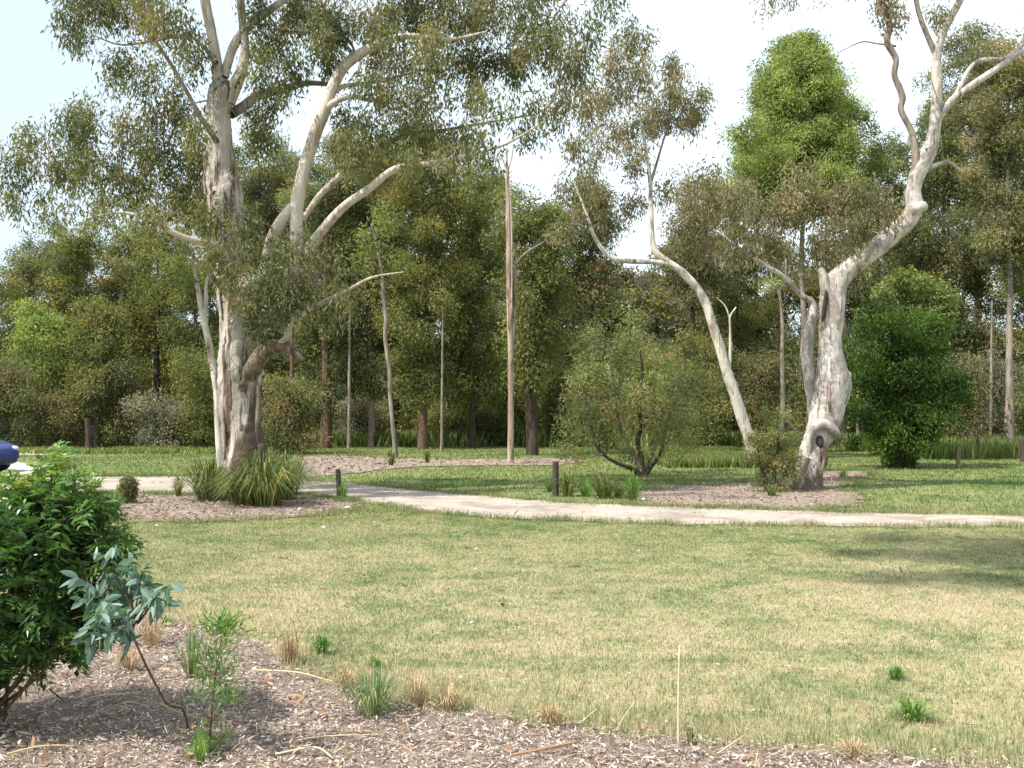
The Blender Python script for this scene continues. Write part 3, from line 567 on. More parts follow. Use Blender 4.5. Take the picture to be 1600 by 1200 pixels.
# ---- crooked white gum on the right
D = 21.2; base = GX(1258, D); rng = np.random.default_rng(102)
T = empty('gum_tree', base, 'crooked white gum with swollen hollowed trunk and bare limbs reaching top right', 'tree')
RB = M['bark_right']
rp = [
 ('trunk', [(1256, 775, 34), (1257, 762, 27), (1262, 735, 23), (1270, 705, 21), (1281, 680, 22), (1289, 655, 24), (1295, 628, 26), (1302, 600, 28), (1301, 578, 25), (1298, 550, 19), (1297, 520, 17), (1299, 490, 18), (1301, 462, 19), (1308, 438, 18), (1326, 421, 15), (1358, 397, 14), (1392, 368, 14), (1416, 346, 14), (1428, 325, 14), (1427, 300, 11.5), (1433, 275, 11.5), (1446, 248, 11.5), (1457, 218, 10.5), (1463, 180, 9), (1465, 140, 8), (1463, 100, 7.5), (1465, 72, 7)], RB, dict(seg=24, sub=8, rough=.11)),
 ('limb', [(1463, 85, 6.5), (1472, 55, 6.2), (1487, 25, 6), (1503, -5, 5.5), (1525, -60, 4.5), (1550, -130, 3)], RB, o8),
 ('limb', [(1462, 85, 5), (1450, 58, 4.2), (1438, 28, 4), (1430, -10, 3.6), (1425, -80, 2.6)], M['bark_grey'], o8),
 ('limb', [(1463, 188, 7), (1480, 165, 6.5), (1505, 143, 6), (1535, 122, 5.6), (1562, 104, 5.2), (1600, 78, 4.8), (1660, 48, 4), (1730, 0, 3)], RB, o8),
 ('limb', [(1488, 158, 4), (1502, 132, 3.6), (1513, 110, 3.4), (1532, 94, 3.2), (1572, 90, 3), (1600, 66, 2.6), (1640, 20, 2)], RB, o8),
 ('limb', [(1424, 310, 7), (1428, 280, 6.5), (1430, 245, 5.5), (1424, 205, 4.8), (1408, 172, 4.6), (1410, 150, 5), (1398, 118, 4.6), (1400, 92, 5), (1386, 65, 5), (1390, 38, 5), (1376, 5, 4.6), (1362, -40, 3.6)], M['bark_grey'], dict(seg=10, rough=.16)),
 ('limb', [(1450, 262, 4), (1468, 256, 3.6), (1484, 254, 3), (1500, 266, 1.6)], RB, o8),
 ('limb', [(1426, 330, 12, -.1), (1438, 324, 9, -.2), (1447, 322, 7.5, -.25)], RB, dict(seg=12, rough=.08)),
 ('limb', [(1304, 480, 10, -.1), (1292, 452, 9, -.1), (1288, 435, 7, -.1), (1283, 420, 5, -.1)], RB, dict(seg=12, rough=.12)),
 ('limb', [(1280, 690, 13, .2), (1274, 640, 11, .3), (1266, 600, 9.5, .3), (1262, 560, 9.5, .3), (1264, 520, 8, .3), (1270, 490, 8, .3), (1268, 472, 6, .3), (1250, 460, 4.5, .2), (1228, 435, 4, 0), (1192, 412, 3.2, -.2), (1150, 384, 2.4, -.4), (1120, 360, 1.5, -.4)], RB, dict(seg=12, rough=.10)),
 ('limb', [(1400, 72, 2), (1370, 68, 1.3), (1345, 66, 1), (1310, 82, .6)], M['bark_grey'], o8),
]
rblobs = [(1105, 325, 42, 38), (1100, 285, 28, 28), (1150, 312, 42, 34), (1195, 345, 44, 38), (1245, 325, 46, 36), (1295, 318, 46, 34), (1345, 312, 40, 32), (1230, 395, 44, 30), (1165, 395, 36, 26), (1295, 385, 38, 28), (1345, 365, 38, 30), (1380, 330, 26, 26), (1110, 385, 34, 26), (1255, 275, 40, 18, 0, .5), (1330, 402, 28, 16, 0, .6),
 (1375, 10, 22, 15, 0, .8), (1395, 25, 14, 12, 0, .6), (1470, 25, 22, 18, 0, .6), (1205, 0, 40, 9, 0, .5), (1370, -55, 60, 36), (1300, -40, 60, 22, 0, .7), (1440, -110, 70, 45), (1540, -140, 80, 50), (1640, -60, 70, 45), (1700, 0, 60, 45), (1550, -60, 50, 30), (1480, -180, 80, 40), (1640, 25, 22, 16)]
grow(T, base, rp, rblobs, D, M['olive'], M['bark_grey'], rng, droop=1.1, L=.125, W=.032, cover=1.75, sig=.155, vert=1.4, depth=.8, r0=.018, spoke=.5, nl=90, shell=.15)
lens('hollow_shade', T, base, P(1288, 478, D-.20), .035, .36, M['hollow_shade'], ry=.07, rot=-.13)  # raised lens; its colour paints the dark inside a slit
lens('hollow_shade', T, base, P(1296, 636, D-.345), .016, .13, M['bark_brown'], rot=.05)
g = Geo(); tube(g, [P(1264, 712, D-.26), P(1264, 690, D-.30), P(1272, 668, D-.33), P(1290, 662, D-.35), P(1306, 676, D-.30), P(1312, 690, D-.12)], [.03, .06, .085, .10, .09, .04], 12, 6, .14, rng); g.build('burl', RB, T, base, smooth=True)
lens('hollow_shade', T, base, P(1281, 690, D-.29), .085, .13, M['bark_dark'], ry=.05, rot=.15)  # raised dark lens painting the shade of the recess below the burl
for q, w_ in (([(1284, 700), (1290, 716), (1284, 735), (1276, 752), (1270, 772)], .055), ([(1262, 715), (1256, 735), (1250, 752), (1244, 772)], .045), ([(1272, 725), (1266, 745), (1260, 770)], .035)):
    g = Geo(); tube(g, [P(x, y, D-.285) for x, y in q], np.linspace(w_, w_*.6, len(q)), 10, 6, .25, rng); g.build('painted_crack', M['bark_torn'], T, base, smooth=True)  # raised brown strips; their dark colour stands in for cracks in the trunk
lens('burl', T, base, P(1321, 588, D-.10), .12, .13, RB, ry=.16)

# ---- leaning gum
D = 32.; base = GX(1174, D); rng = np.random.default_rng(103)
T = empty('gum_tree', base, 'smooth white gum leaning left with feathery crown against the open sky', 'tree')
WB = M['bark_white']
grow(T, base, [
 ('trunk', [(1182, 724, 12.7), (1178, 712, 10.6), (1172, 690, 9.5), (1160, 655, 8.8), (1147, 615, 8.4), (1135, 580, 8.1), (1125, 545, 7.7), (1114, 510, 7.4), (1103, 475, 7.0), (1088, 448, 6.3), (1064, 424, 6.0), (1042, 408, 5.6), (1024, 392, 4.9), (1018, 360, 4.2), (1017, 320, 3.5), (1016, 280, 3.1), (1011, 245, 2.6), (1004, 205, 2.1), (996, 150, 1.4)], WB, dict(seg=14, sub=6, rough=.16)),
 ('limb', [(1044, 412, 4.9), (1015, 409, 4.2), (985, 408, 4.2), (958, 404, 3.9), (940, 388, 3.5), (927, 366, 3.2), (920, 345, 2.5), (908, 312, 1.7), (895, 280, 1.1)], WB, o8),
 ('limb', [(1017, 285, 2.4), (1026, 255, 2.1), (1034, 228, 1.7), (1046, 190, 1.2), (1062, 150, 0.9)], M['bark_grey'], o8),
 ('limb', [(1139, 590, 2.8), (1141, 550, 2.3), (1141, 510, 1.9), (1141, 495, 1.7), (1150, 480, 1.1)], WB, o8), ('limb', [(1141, 502, 1.4), (1134, 480, 1.1), (1120, 465, 0.7)], WB, o8)],
 [(1000, 72, 30, 22), (965, 92, 34, 30), (1005, 115, 36, 28), (1060, 140, 38, 32), (1085, 165, 22, 28), (1020, 165, 40, 30), (965, 150, 38, 30), (925, 180, 30, 26), (985, 200, 44, 26), (1040, 195, 36, 22), (1075, 195, 20, 20), (905, 225, 24, 24), (945, 225, 34, 22), (1000, 240, 30, 16), (915, 262, 28, 18), (985, 270, 16, 14, 0, .6), (895, 300, 22, 22), (935, 310, 34, 28), (985, 318, 30, 22), (960, 350, 34, 22), (1040, 300, 14, 12, 0, .6), (925, 285, 22, 16), (900, 345, 22, 18, 0, .7), (990, 50, 22, 12, 0, .7), (1050, 100, 22, 14, 0, .7), (1100, 150, 8, 16, 0, .6)],
 D, M['olive'], M['bark_grey'], rng, droop=1.2, L=.17, W=.045, cover=1.55, sig=.2, vert=1.4, depth=1.0, r0=.022, spoke=.5, nl=80, shell=.15)

# ---- row of single trunks
D = 31.; base = GX(797, D); rng = np.random.default_rng(104)
T = empty('gum_tree', base, 'tall straight pinkish bare trunk like a pole rising in mid picture', 'tree')
PB = M['bark_pole']
grow(T, base, [('trunk', [(798, 726, 6.1), (798, 715, 5.1), (798, 650, 4.8), (798, 560, 4.3), (796, 480, 4.1), (795, 400, 3.9), (794, 340, 3.8), (793, 290, 3.4), (792, 260, 2.5), (791, 232, 1.1)], PB, dict(seg=12, rough=.12)),
 ('limb', [(799, 560, 2.5), (804, 500, 2.2), (804, 440, 2), (806, 415, 1.8), (822, 395, 1.6), (850, 378, 1)], M['bark_grey'], o8),
 ('bark_strip', [(799, 500, 1.5, -.06), (800, 420, 1.5, -.08), (799, 340, 1.3, -.06), (796, 280, .8, -.05)], PB, o8),
 ('limb', [(793, 280, 1.4), (786, 250, 1), (776, 232, .7)], PB, o8), ('limb', [(793, 270, 1.2), (800, 245, .9), (802, 225, .6)], PB, o8)],
 [(880, 365, 30, 16, 0, .25)], D, M['olive'], M['bark_grey'], rng, L=.2, W=.05, cover=.6, sig=.2, depth=.5, r0=.012)
D = 35.; base = GX(614, D)
T = empty('gum_tree', base, 'thin pale sapling trunk between the huge gum and the pole-like trunk', 'tree')
grow(T, base, [('trunk', [(618, 716, 4), (615, 680, 3.4), (610, 620, 3.2), (608, 575, 3.2), (602, 530, 3.2), (603, 500, 3), (599, 460, 2.9), (597, 430, 2.4), (590, 390, 1.8), (580, 350, 1)], M['bark_grey'], dict(seg=10, rough=.16))],
 [(585, 370, 30, 26), (610, 340, 30, 26), (570, 410, 24, 18), (620, 400, 22, 16)], D, M['gumgreen'], M['bark_grey'], rng, L=.2, W=.05, cover=.9, sig=.2, depth=.6)
D = 24.; base = GX(1222, D)
T = empty('gum_tree', base, 'thin greyish whip-like stem left of the crooked white gum', 'tree')
grow(T, base, [('trunk', [(1224, 742, 4), (1222, 690, 3.5), (1223, 620, 3.2), (1222, 560, 3), (1222, 500, 2.6), (1217, 450, 2)], M['bark_grey'], dict(seg=8, rough=.1)), ('limb', [(1224, 650, 2.4), (1238, 668, 2), (1252, 680, 1.5)], M['bark_grey'], o8)],
 [(1215, 440, 18, 14, 0, .5)], D, M['gumgreen'], M['bark_grey'], rng, L=.16, W=.04, cover=.8, sig=.15, depth=.3, r0=.01)

# ------------------------------------------------------------------ woodland trees, each with its own trunk and crown
def wood(label, px, D, top, w_, leaf, bark='bark_dark', rpx=7, cb=None, seed=0, cover=1.9, L=.175, W=.058, n=None, name='tree', cat='tree', lean=0, group='trees of the wood behind the lawn', cone=False, sig=.34, droop=.5, multi=1, gap=0):
    rng = np.random.default_rng(1000+seed); base = GX(px, D); by = HORY+EYE*FPX/D
    T = empty(name, base, label, cat, group); H = by-top
    cb = by-H*.22 if cb is None else cb
    parts = []
    for k in range(multi):
        dx = (k-(multi-1)/2)*w_*.35
        ys = np.linspace(by+2, top+H*.12, 7); s = []
        for i, y in enumerate(ys):
            f = i/6; s.append((px+dx*f+lean*f+rng.normal(0, 2.2)*(i > 0), y, max(1, rpx*(1.25 if i == 0 else 1)*(1-.85*f)/(1 if multi == 1 else 1.6))))
        parts.append(('trunk' if k == 0 else 'stem', s, M[bark], dict(seg=9, sub=3, rough=.09)))
    n = n or int(9+H*w_/2300)
    bl = []
    ch = cb-top
    for i in range(n):
        f = (i+.5)/n; y = top+ch*f
        if cone: env = (.10+.84*f**.72)*rng.uniform(.6, 1.1)
        else: env = math.sqrt(max(.08, 1-(2*f-.95)**2*.86))
        rr = w_*(.34 if not cone else .155)*rng.uniform(.7, 1.3)
        x = px+lean*(1-f)+rng.uniform(.15, 1)*(1 if i % 2 else -1)*max(0, (w_*env-rr*.45))
        bl.append((x, y+rr*.4*(f < .15), rr, rr*rng.uniform(.6, .85), rng.uniform(-1, 1)*w_*env*.6*D/FPX))
    for i in range(n//2):   # fill along the axis
        f = rng.uniform(.12, .95); y = top+ch*f; rr = w_*.40*(.25+.6*f if cone else 1)
        bl.append((px+lean*(1-f)+rng.normal(0, w_*.12), y, rr, rr*.7, rng.uniform(-.3, .9)*w_*.6*D/FPX))
    grow(T, base, parts, bl, D, M[leaf], M['bark_dark' if bark != 'bark_grey' else 'bark_grey'], rng, L=L, W=W, cover=cover*(1-gap), sig=sig, droop=droop, nl=170, r0=.03, spoke=.2, seg=4, shell=.5)
    return T
SH = dict(name='shrub', cat='shrub', group='shrubs along the edge of the wood')
WOOD = [
 # left thicket
 ('olive tree at the left edge of the picture, lowest of the skyline there', -40, 47, 400, 75, 'mid', dict(cb=660)),
 ('mid-green tree second from the left edge of the thicket', 45, 50, 392, 70, 'scrub', dict(cb=660)),
 ('tree with a domed crown above the thicket left of the huge gum', 118, 47, 335, 75, 'mid', dict(cb=660)),
 ('brown-tinged tree in the left thicket behind the dark tree stub', 190, 49, 400, 66, 'brownleaf', dict(cb=660)),
 ('dark tree in the left thicket, second from the huge gum', 245, 46, 372, 60, 'mid', dict(cb=660)),
 ('green tree in the left thicket just left of the huge gum', 305, 44, 400, 52, 'mid', dict(cb=660)),
 ('pale green rounded tree low in the left thicket above the blue car', 62, 44, 475, 52, 'bright', dict(cb=640)),
 ('small light green tree in the middle of the left thicket', 150, 43, 470, 40, 'mid', dict(cb=640, bark='bark_grey')),
 # dark wood behind the huge gum
 ('tall dark tree directly behind the huge gum', 405, 54, 190, 72, 'dark', dict(bark='bark_dark')),
 ('tall dark tree right of the huge gum with a thick red-brown trunk', 508, 44, 250, 74, 'dark', dict(bark='bark_brown', rpx=9, cb=630)),
 ('broad dark tree behind the thin pale sapling', 580, 45, 240, 76, 'dark', dict(bark='bark_grey', rpx=5, cb=620)),
 ('dark tree with a straight red-brown trunk midway between sapling and pole-like trunk', 660, 43, 205, 84, 'mid', dict(bark='bark_brown', rpx=7, cb=625)),
 ('dark tree with a slim blackish trunk left of the pole-like trunk', 738, 44, 250, 64, 'mid', dict(bark='bark_dark', rpx=5, cb=635)),
 ('leafy tree with a dark forked trunk just right of the pole-like trunk', 830, 37, 305, 60, 'mid', dict(bark='bark_dark', rpx=7, cb=600, cover=1.6)),
 ('dark tree filling the back of the wood above the thin sapling', 620, 58, 210, 90, 'dark', {}),
 ('dark tree filling the back of the wood left of the pole-like trunk', 720, 60, 265, 80, 'dark', {}),
 ('dark tree filling the back of the wood right of the huge gum', 470, 60, 240, 80, 'dark', {}),
 ('olive tree behind the dark forked trunk, right end of the dark wood', 875, 52, 350, 46, 'mid', {}),
 # middle distance
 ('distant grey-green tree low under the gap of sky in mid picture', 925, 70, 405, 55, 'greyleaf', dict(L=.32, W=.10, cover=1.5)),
 ('distant pale green tree behind the round shrub', 992, 68, 415, 60, 'olive', dict(L=.32, W=.10, cover=1.5)),
 ('distant olive tree left of the leaning gum trunk', 1062, 64, 370, 56, 'olive', dict(L=.30, W=.10)),
 ('distant green tree behind the leaning gum trunk', 1112, 60, 335, 60, 'mid', dict(L=.28, W=.09)),
 ('light green tree between the leaning gum and the crooked white gum', 1180, 60, 350, 66, 'mid', {}),
 ('mid-green tree low behind the crooked white gum', 1255, 58, 400, 60, 'brownleaf', {}),
 # right
 ('bright green cone-shaped tree standing tallest against the white sky', 1252, 50, 58, 172, 'bright', dict(cone=True, cb=325, n=125, cover=2.2, bark='bark_grey')),
 ('dark tree shouldering the right side of the bright cone-shaped tree', 1372, 54, 190, 60, 'dark', {}),
 ('green tree behind the bare limbs of the crooked white gum', 1425, 50, 215, 58, 'mid', {}),
 ('dark tree right of the crooked gum with crown halfway up the picture', 1480, 46, 150, 58, 'dark', dict(bark='bark_dark')),
 ('tall brown-green gum near the top right corner', 1530, 48, 35, 66, 'brownleaf', dict(cb=330, cover=1.5, bark='bark_grey')),
 ('tall gum with straight grey-brown trunk at the right edge', 1576, 38, 60, 70, 'brownleaf', dict(cb=420, rpx=7, bark='bark_grey', cover=1.3)),
 ('dark tree partly cut off by the right edge', 1640, 42, 40, 90, 'mid', {}),
 ('lower dark tree in the wood above the vivid green bush', 1440, 44, 340, 60, 'mid', dict(cb=600)),
 ('dark olive tree between the vivid bush and the straight grey-brown trunk', 1522, 43, 330, 56, 'dark', dict(rpx=6, cb=620)),
 ('dark tree filling the lower wood at the right edge', 1610, 50, 330, 70, 'dark', dict(cb=640)),
 ('dark tree filling the wood behind the vivid green bush', 1385, 50, 390, 66, 'dark', dict(cb=660)),
  ('dark tree closing the skyline behind the upper left limb of the huge gum', 345, 57, 235, 60, 'mid', {}),
 ('green tree rising behind the left thicket near its highest point', 85, 58, 372, 80, 'scrub', {}),
 ('olive tree rising behind the thicket between dome crown and huge gum', 225, 60, 345, 85, 'mid', {}),
 ('deep green tree behind the pole-like trunk', 795, 56, 272, 52, 'scrub', {}),
 ('distant scrubby tree directly above the round open shrub', 960, 60, 440, 60, 'scrub', dict(cb=640)),
 ('distant pale tree at the middle of the picture behind the open shrub', 1030, 58, 430, 60, 'greyleaf', dict(cb=640)),
 ('distant tree between the pole-like trunk and the open shrub', 895, 60, 410, 50, 'mid', dict(cb=640)),
 ('brownish tree behind the crossing limbs of the crooked gum', 1320, 46, 330, 62, 'scrub', dict(cb=600)),
 ('green tree low between leaning gum and whip-like stem', 1150, 50, 440, 60, 'mid', dict(cb=650)),
 ('dark tree behind the bare limbs near the top right', 1475, 58, 110, 60, 'scrub', {}),
 ('thin-crowned olive tree just left of the leaning gum crown', 925, 46, 282, 46, 'scrub', dict(cover=1.15, cb=480)),
 ('thin-crowned tree between the leaning gum crown and the bright cone-shaped tree', 1085, 48, 268, 44, 'olive', dict(cover=1.2, cb=480)),
 ('tall olive tree filling the wood between huge gum and pole-like trunk', 560, 52, 195, 80, 'scrub', {}),
 ('green tree whose round top shows just left of the pole-like trunk', 745, 50, 225, 58, 'mid', dict(cover=2.1)),
 ('olive tree right behind the crown of the dark forked trunk', 862, 46, 310, 44, 'scrub', dict(cb=560)),
 # beyond the frame, for completeness of the wood
 ('green tree of the wood beyond the left edge', -150, 48, 380, 90, 'mid', {}),
 ('dark tree of the wood beyond the right edge', 1760, 46, 120, 90, 'dark', {}),
]
for i, (lab, px, D, top, w_, leaf, kw) in enumerate(WOOD):
    wood(lab, px, D, top, w_, leaf, seed=i, **kw)
SHR = [
 ('dull green shrub low at the far left edge', 5, 42, 560, 60, 'scrub', {}),
 ('brownish scrubby shrub before the left thicket beside the dark stub', 85, 42.5, 615, 56, 'brownleaf', {}),
 ('grey-green scrub low in the left thicket beneath the brown-tinged tree', 175, 43, 560, 50, 'scrub', {}),
 ('dark scrub left of the huge gum beyond the bright grass', 250, 42.5, 622, 54, 'greyleaf', {}),
 ('dark green scrub touching the huge gum on its left', 315, 42, 550, 40, 'mid', {}),
 ('dark bush just right of the huge gum trunk', 452, 38, 590, 46, 'scrub', {}),
 ('grey scrubby bush between huge gum and thin sapling', 560, 48, 600, 46, 'greyleaf', {}),
 ('dark low bush under the trees left of the pole-like trunk', 705, 50, 640, 44, 'mid', {}),
 ('dark low bush directly behind the pole-like trunk', 775, 46, 640, 36, 'dark', {}),
 ('pale green bush right of the dark forked trunk', 880, 46, 560, 42, 'mid', {}),
 ('leafy hedge-like bush behind the leaning gum', 1090, 44, 520, 60, 'mid', {}),
 ('grey-brown scrub behind the thin whip-like stem', 1195, 44, 545, 50, 'brownleaf', {}),
 ('dark bush behind the base of the crooked white gum', 1275, 40, 560, 44, 'dark', {}),
 ('brownish open bush right of the vivid green one', 1505, 38, 560, 40, 'brownleaf', {}),
 ('grey-green bush by the straight grey-brown trunk', 1560, 42, 560, 40, 'greyleaf', {}),
 ('dark bush at the right edge above the tall weeds', 1620, 40, 580, 44, 'dark', {}),
 ('light green bush in the distance left of the leaning trunk', 1020, 55, 545, 50, 'bright', {}),
 ('dark green bush deep in the shade behind the round shrub', 940, 42, 520, 50, 'dark', {}),
]
for i, (lab, px, D, top, w_, leaf, kw) in enumerate(SHR):
    by = HORY+EYE*FPX/D
    wood(lab, px, D, top, w_, leaf, seed=100+i, rpx=3, cb=by-8, multi=2, L=.15, W=.045, **{**SH, **kw})
# mid-ground shrubs
rng = np.random.default_rng(205); D = 25.; base = GX(1005, D)
T = empty('shrub', base, 'wide open olive shrub beyond the path with several twisted dark stems', 'shrub')
grow(T, base, [('stem', [(1006, 748, 9), (1004, 730, 5), (1001, 710, 4), (996, 690, 3.5), (1002, 665, 3), (998, 630, 3.5), (1004, 580, 2), (1000, 550, 1)], M['bark_dark'], dict(seg=10, rough=.14)),
 ('stem', [(1003, 742, 6), (985, 732, 3.2), (965, 724, 2.8), (945, 712, 2.6), (930, 690, 3), (922, 660, 2.4), (915, 620, 1.4)], M['bark_dark'], o8),
 ('stem', [(1006, 742, 6), (1018, 728, 3.4), (1030, 712, 2.8), (1036, 690, 2.4), (1042, 660, 3), (1055, 620, 2), (1060, 590, 1)], M['bark_dark'], o8),
 ('stem', [(1003, 738, 5), (985, 700, 2.6), (970, 670, 2.2), (960, 620, 2.4), (950, 570, 1.2)], M['bark_grey'], o8),
 ('stem', [(1007, 738, 4, .3), (1025, 690, 3, .5), (1028, 640, 2.4, .6), (1030, 580, 1.2, .6)], M['bark_grey'], o8)],
 [(925, 590, 44, 36), (975, 560, 46, 34), (1030, 570, 46, 34), (1065, 610, 40, 36), (900, 635, 34, 34), (945, 640, 44, 36), (1000, 610, 50, 40), (1045, 655, 44, 34), (1085, 650, 26, 30), (925, 680, 34, 26), (975, 665, 40, 28), (1020, 675, 36, 22), (1065, 690, 30, 20), (895, 675, 24, 22), (955, 700, 24, 14, 0, .6), (1000, 535, 34, 18), (1050, 540, 30, 20, 0, .7), (1040, 705, 22, 12, 0, .5), (915, 715, 24, 14, 0, .8), (1080, 585, 26, 24, 0, .8), (940, 520, 30, 20, 0, .7), (975, 500, 26, 16, 0, .6), (985, 712, 20, 12, 0, .5), (880, 700, 18, 16, 0, .6), (1092, 690, 18, 20, 0, .6), (1010, 500, 20, 14, 0, .5)],
 D, M['openshrub'], M['bark_dark'], rng, L=.11, W=.028, cover=1.0, sig=.17, depth=.7, r0=.012, spoke=.5, nl=70, shell=.2, droop=.1)
wood('vivid green rounded bush in shade at right of the crooked gum', 1405, 29, 482, 94, 'vivid', bark='bark_dark', rpx=8, cb=712, seed=202, n=34, cover=1.5, L=.14, W=.05, name='bush', cat='shrub', group=None, sig=.22)
wood('upper paler bush rising behind the vivid green one', 1420, 33, 430, 70, 'gumgreen', bark='bark_dark', rpx=5, cb=560, seed=203, n=14, cover=1.5, L=.18, W=.06, name='bush', cat='shrub', group=None, sig=.22)
rng = np.random.default_rng(206); D = 20.4; base = GX(1205, D)
T = empty('shrub', base, 'bushy upright green shrub touching the crooked gum on its left', 'shrub')
grow(T, base, [('stem', [(1200, 772, 4), (1194, 745, 3), (1186, 715, 2), (1182, 680, 1)], M['bark_dark'], o8), ('stem', [(1206, 772, 4), (1210, 740, 3), (1216, 700, 2), (1214, 655, 1)], M['bark_dark'], o8), ('stem', [(1212, 772, 3), (1224, 745, 2.4), (1236, 720, 1.4), (1240, 700, .8)], M['bark_dark'], o8)],
 [(1185, 690, 17, 22), (1212, 672, 18, 24), (1232, 695, 16, 22), (1198, 710, 20, 20), (1225, 720, 20, 18), (1180, 720, 14, 16), (1205, 740, 22, 18), (1235, 742, 14, 16), (1188, 755, 14, 14), (1220, 760, 20, 12), (1196, 655, 10, 14, 0, .7), (1222, 650, 10, 12, 0, .7), (1175, 700, 8, 12, 0, .6), (1246, 715, 8, 14, 0, .6)],
 D, M['openshrub'], M['bark_dark'], rng, L=.08, W=.018, cover=1.7, sig=.085, depth=.15, r0=.006, spoke=.5, nl=60, shell=.2, droop=-.3)

# dead forked trunk piece and dark stub
D = 37; base = GX(828, D)
T = empty('dead_tree', base, 'dead trunk with a broken pale top right of the pole-like trunk', 'tree')
grow(T, base, [('trunk', [(832, 716, 10), (832, 680, 9), (830, 640, 9), (826, 600, 8), (820, 570, 7), (815, 550, 5)], M['bark_dark'], dict(seg=12, rough=.16)), ('limb', [(828, 610, 5), (840, 590, 4), (848, 570, 2)], M['bark_dark'], o8), ('limb', [(820, 575, 5), (814, 555, 4), (810, 540, 2)], M['bark_white'], o8)], [], D, M['mid'], M['bark_dark'], rng)
D = 41; base = GX(139, D)
T = empty('tree_stump', base, 'dark stub of a trunk at the edge of the left thicket', 'stump')
grow(T, base, [('trunk', [(139, 706, 7), (139, 690, 5.5), (138, 670, 5), (136, 655, 4)], M['bark_dark'], dict(seg=10, rough=.14))], [], D, M['mid'], M['bark_dark'], rng)
for px, D, top, bk, rp_, lab in ((545, 43, 470, 'bark_grey', 2.6, 'slender grey trunk between the thick red-brown trunk and the thin sapling'), (690, 41.5, 480, 'bark_grey', 2.2, 'very thin grey trunk right of the straight red-brown trunk'), (1340, 44, 500, 'bark_grey', 2.6, 'slim grey trunk seen just right of the crooked white gum'), (1548, 41, 470, 'bark_grey', 2.4, 'slim grey trunk left of the straight trunk near the right edge'), (455, 42, 500, 'bark_brown', 4, 'brown trunk close on the right of the huge gum'), (582, 47, 430, 'bark_brown', 5, 'leaning red-brown trunk with pale streak behind the thin sapling'), (742, 46, 470, 'bark_dark', 5.5, 'short dark trunk left of the pole-like trunk'), (1264, 27, 500, 'bark_brown', 6, 'brown straight trunk half hidden behind the crooked white gum'), (712, 45, 560, 'bark_dark', 2.5, 'thin leaning dark stem right of the red-brown trunk')):
    base = GX(px, D); by = HORY+EYE*FPX/D; T = empty('bare_trunk', base, lab, 'tree')
    H = by-top; ln = {712: 40, 582: -10}.get(px, 2)
    grow(T, base, [('trunk', [(px, by+2, rp_*1.3), (px+ln*.1, by-H*.1, rp_), (px+ln*.3, by-H*.35, rp_*.9), (px+ln*.6, by-H*.65, rp_*.8), (px+ln, by-H, rp_*.5)], M[bk], dict(seg=10, rough=.12))], [], D, M['mid'], M['bark_dark'], rng)

# ---- tall gum behind the camera whose crown throws the patch of shade on the lawn
rng = np.random.default_rng(105); base = np.array([-1.5, -4, 0.]); T = empty('gum_tree', base, 'gum tree behind the viewpoint shading the right of the lawn', 'tree')
g = Geo(); sk = tube(g, [(-1.5, -4, -.1), (-1.4, -3.5, 2), (-1.1, -2, 5), (-.6, 1, 8), (0, 4, 9.6), (.6, 7, 10.4)], [.3, .26, .22, .17, .12, .05], 12, 6, .08, rng); g.build('trunk', M['bark_limb'], T, base, smooth=True)
cs = []
for sx, sy, rx, ry in ((4.3, 10.0, .9, .4), (5.6, 9.9, 1.1, .6), (5.8, 11.6, 1.3, .8), (5.4, 13.2, 1.2, .4), (7.4, 12.4, 1.6, 1.1), (4.6, 11.9, .7, .3), (7.2, 9.9, 1.2, .7), (9.5, 10.8, 1.6, 1.4), (8.4, 13.4, 1.4, .7)):
    h = rng.uniform(9.6, 11.0); cs.append((np.array([sx-.65*h, sy-.375*h, h]), np.array([rx, ry, .5])))
g = Geo(); tg = Geo()
for c, r in cs:
    cc, pts, tn, o = blob_points(rng, c, r, int(40*r[0]*r[1])+10, 70, .28); leaves(g, pts, .16, .04, rng, .5, tn)
    branch_to(tg, rng, sk[0][-1-rng.integers(0, 8)], .1, c, .05)
tg.build('branches', M['bark_grey'], T, base, smooth=True); g.build('crown', M['gum'], T, base)

# far wood on the rise: one mass
rng = np.random.default_rng(106); g = Geo(); 
for i in range(230):
    x = rng.uniform(-110, 110); y = rng.uniform(112, 175); z = 11*np.clip((y-120)/110, 0, 1)**.8+rng.uniform(1, 8)
    cc, pts, tn, o = blob_points(rng, np.array([x, y, z]), np.array([4.5, 4, 3.2]), 20, 40, .9); leaves(g, pts, .8, .34, rng, .3, tn)
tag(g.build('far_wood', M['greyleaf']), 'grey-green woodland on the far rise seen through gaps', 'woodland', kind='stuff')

rng = np.random.default_rng(107); g = Geo()
for i in range(480):
    y = rng.uniform(52, 72); x = rng.uniform(-.62, .62)*y+rng.normal(0, 2)
    if -12 < x < 2.5 and rng.uniform() < .7: continue
    z = rng.uniform(.2, 1)**1.2*rng.uniform(1.5, 5.2)*(1.9 if 3 < x < 24 and y > 58 else 1)
    cc, pts, tn, o = blob_points(rng, np.array([x, y, z]), np.array([1.8, 1.5, 1.3]), 16, 40, .45); leaves(g, pts, .4, .15, rng, .3, np.clip(tn+rng.normal(0, .12), 0, 1))
tag(g.build('understorey', M['mid']), 'tangled green understorey deep in the wood between the trunks', 'undergrowth', kind='stuff')

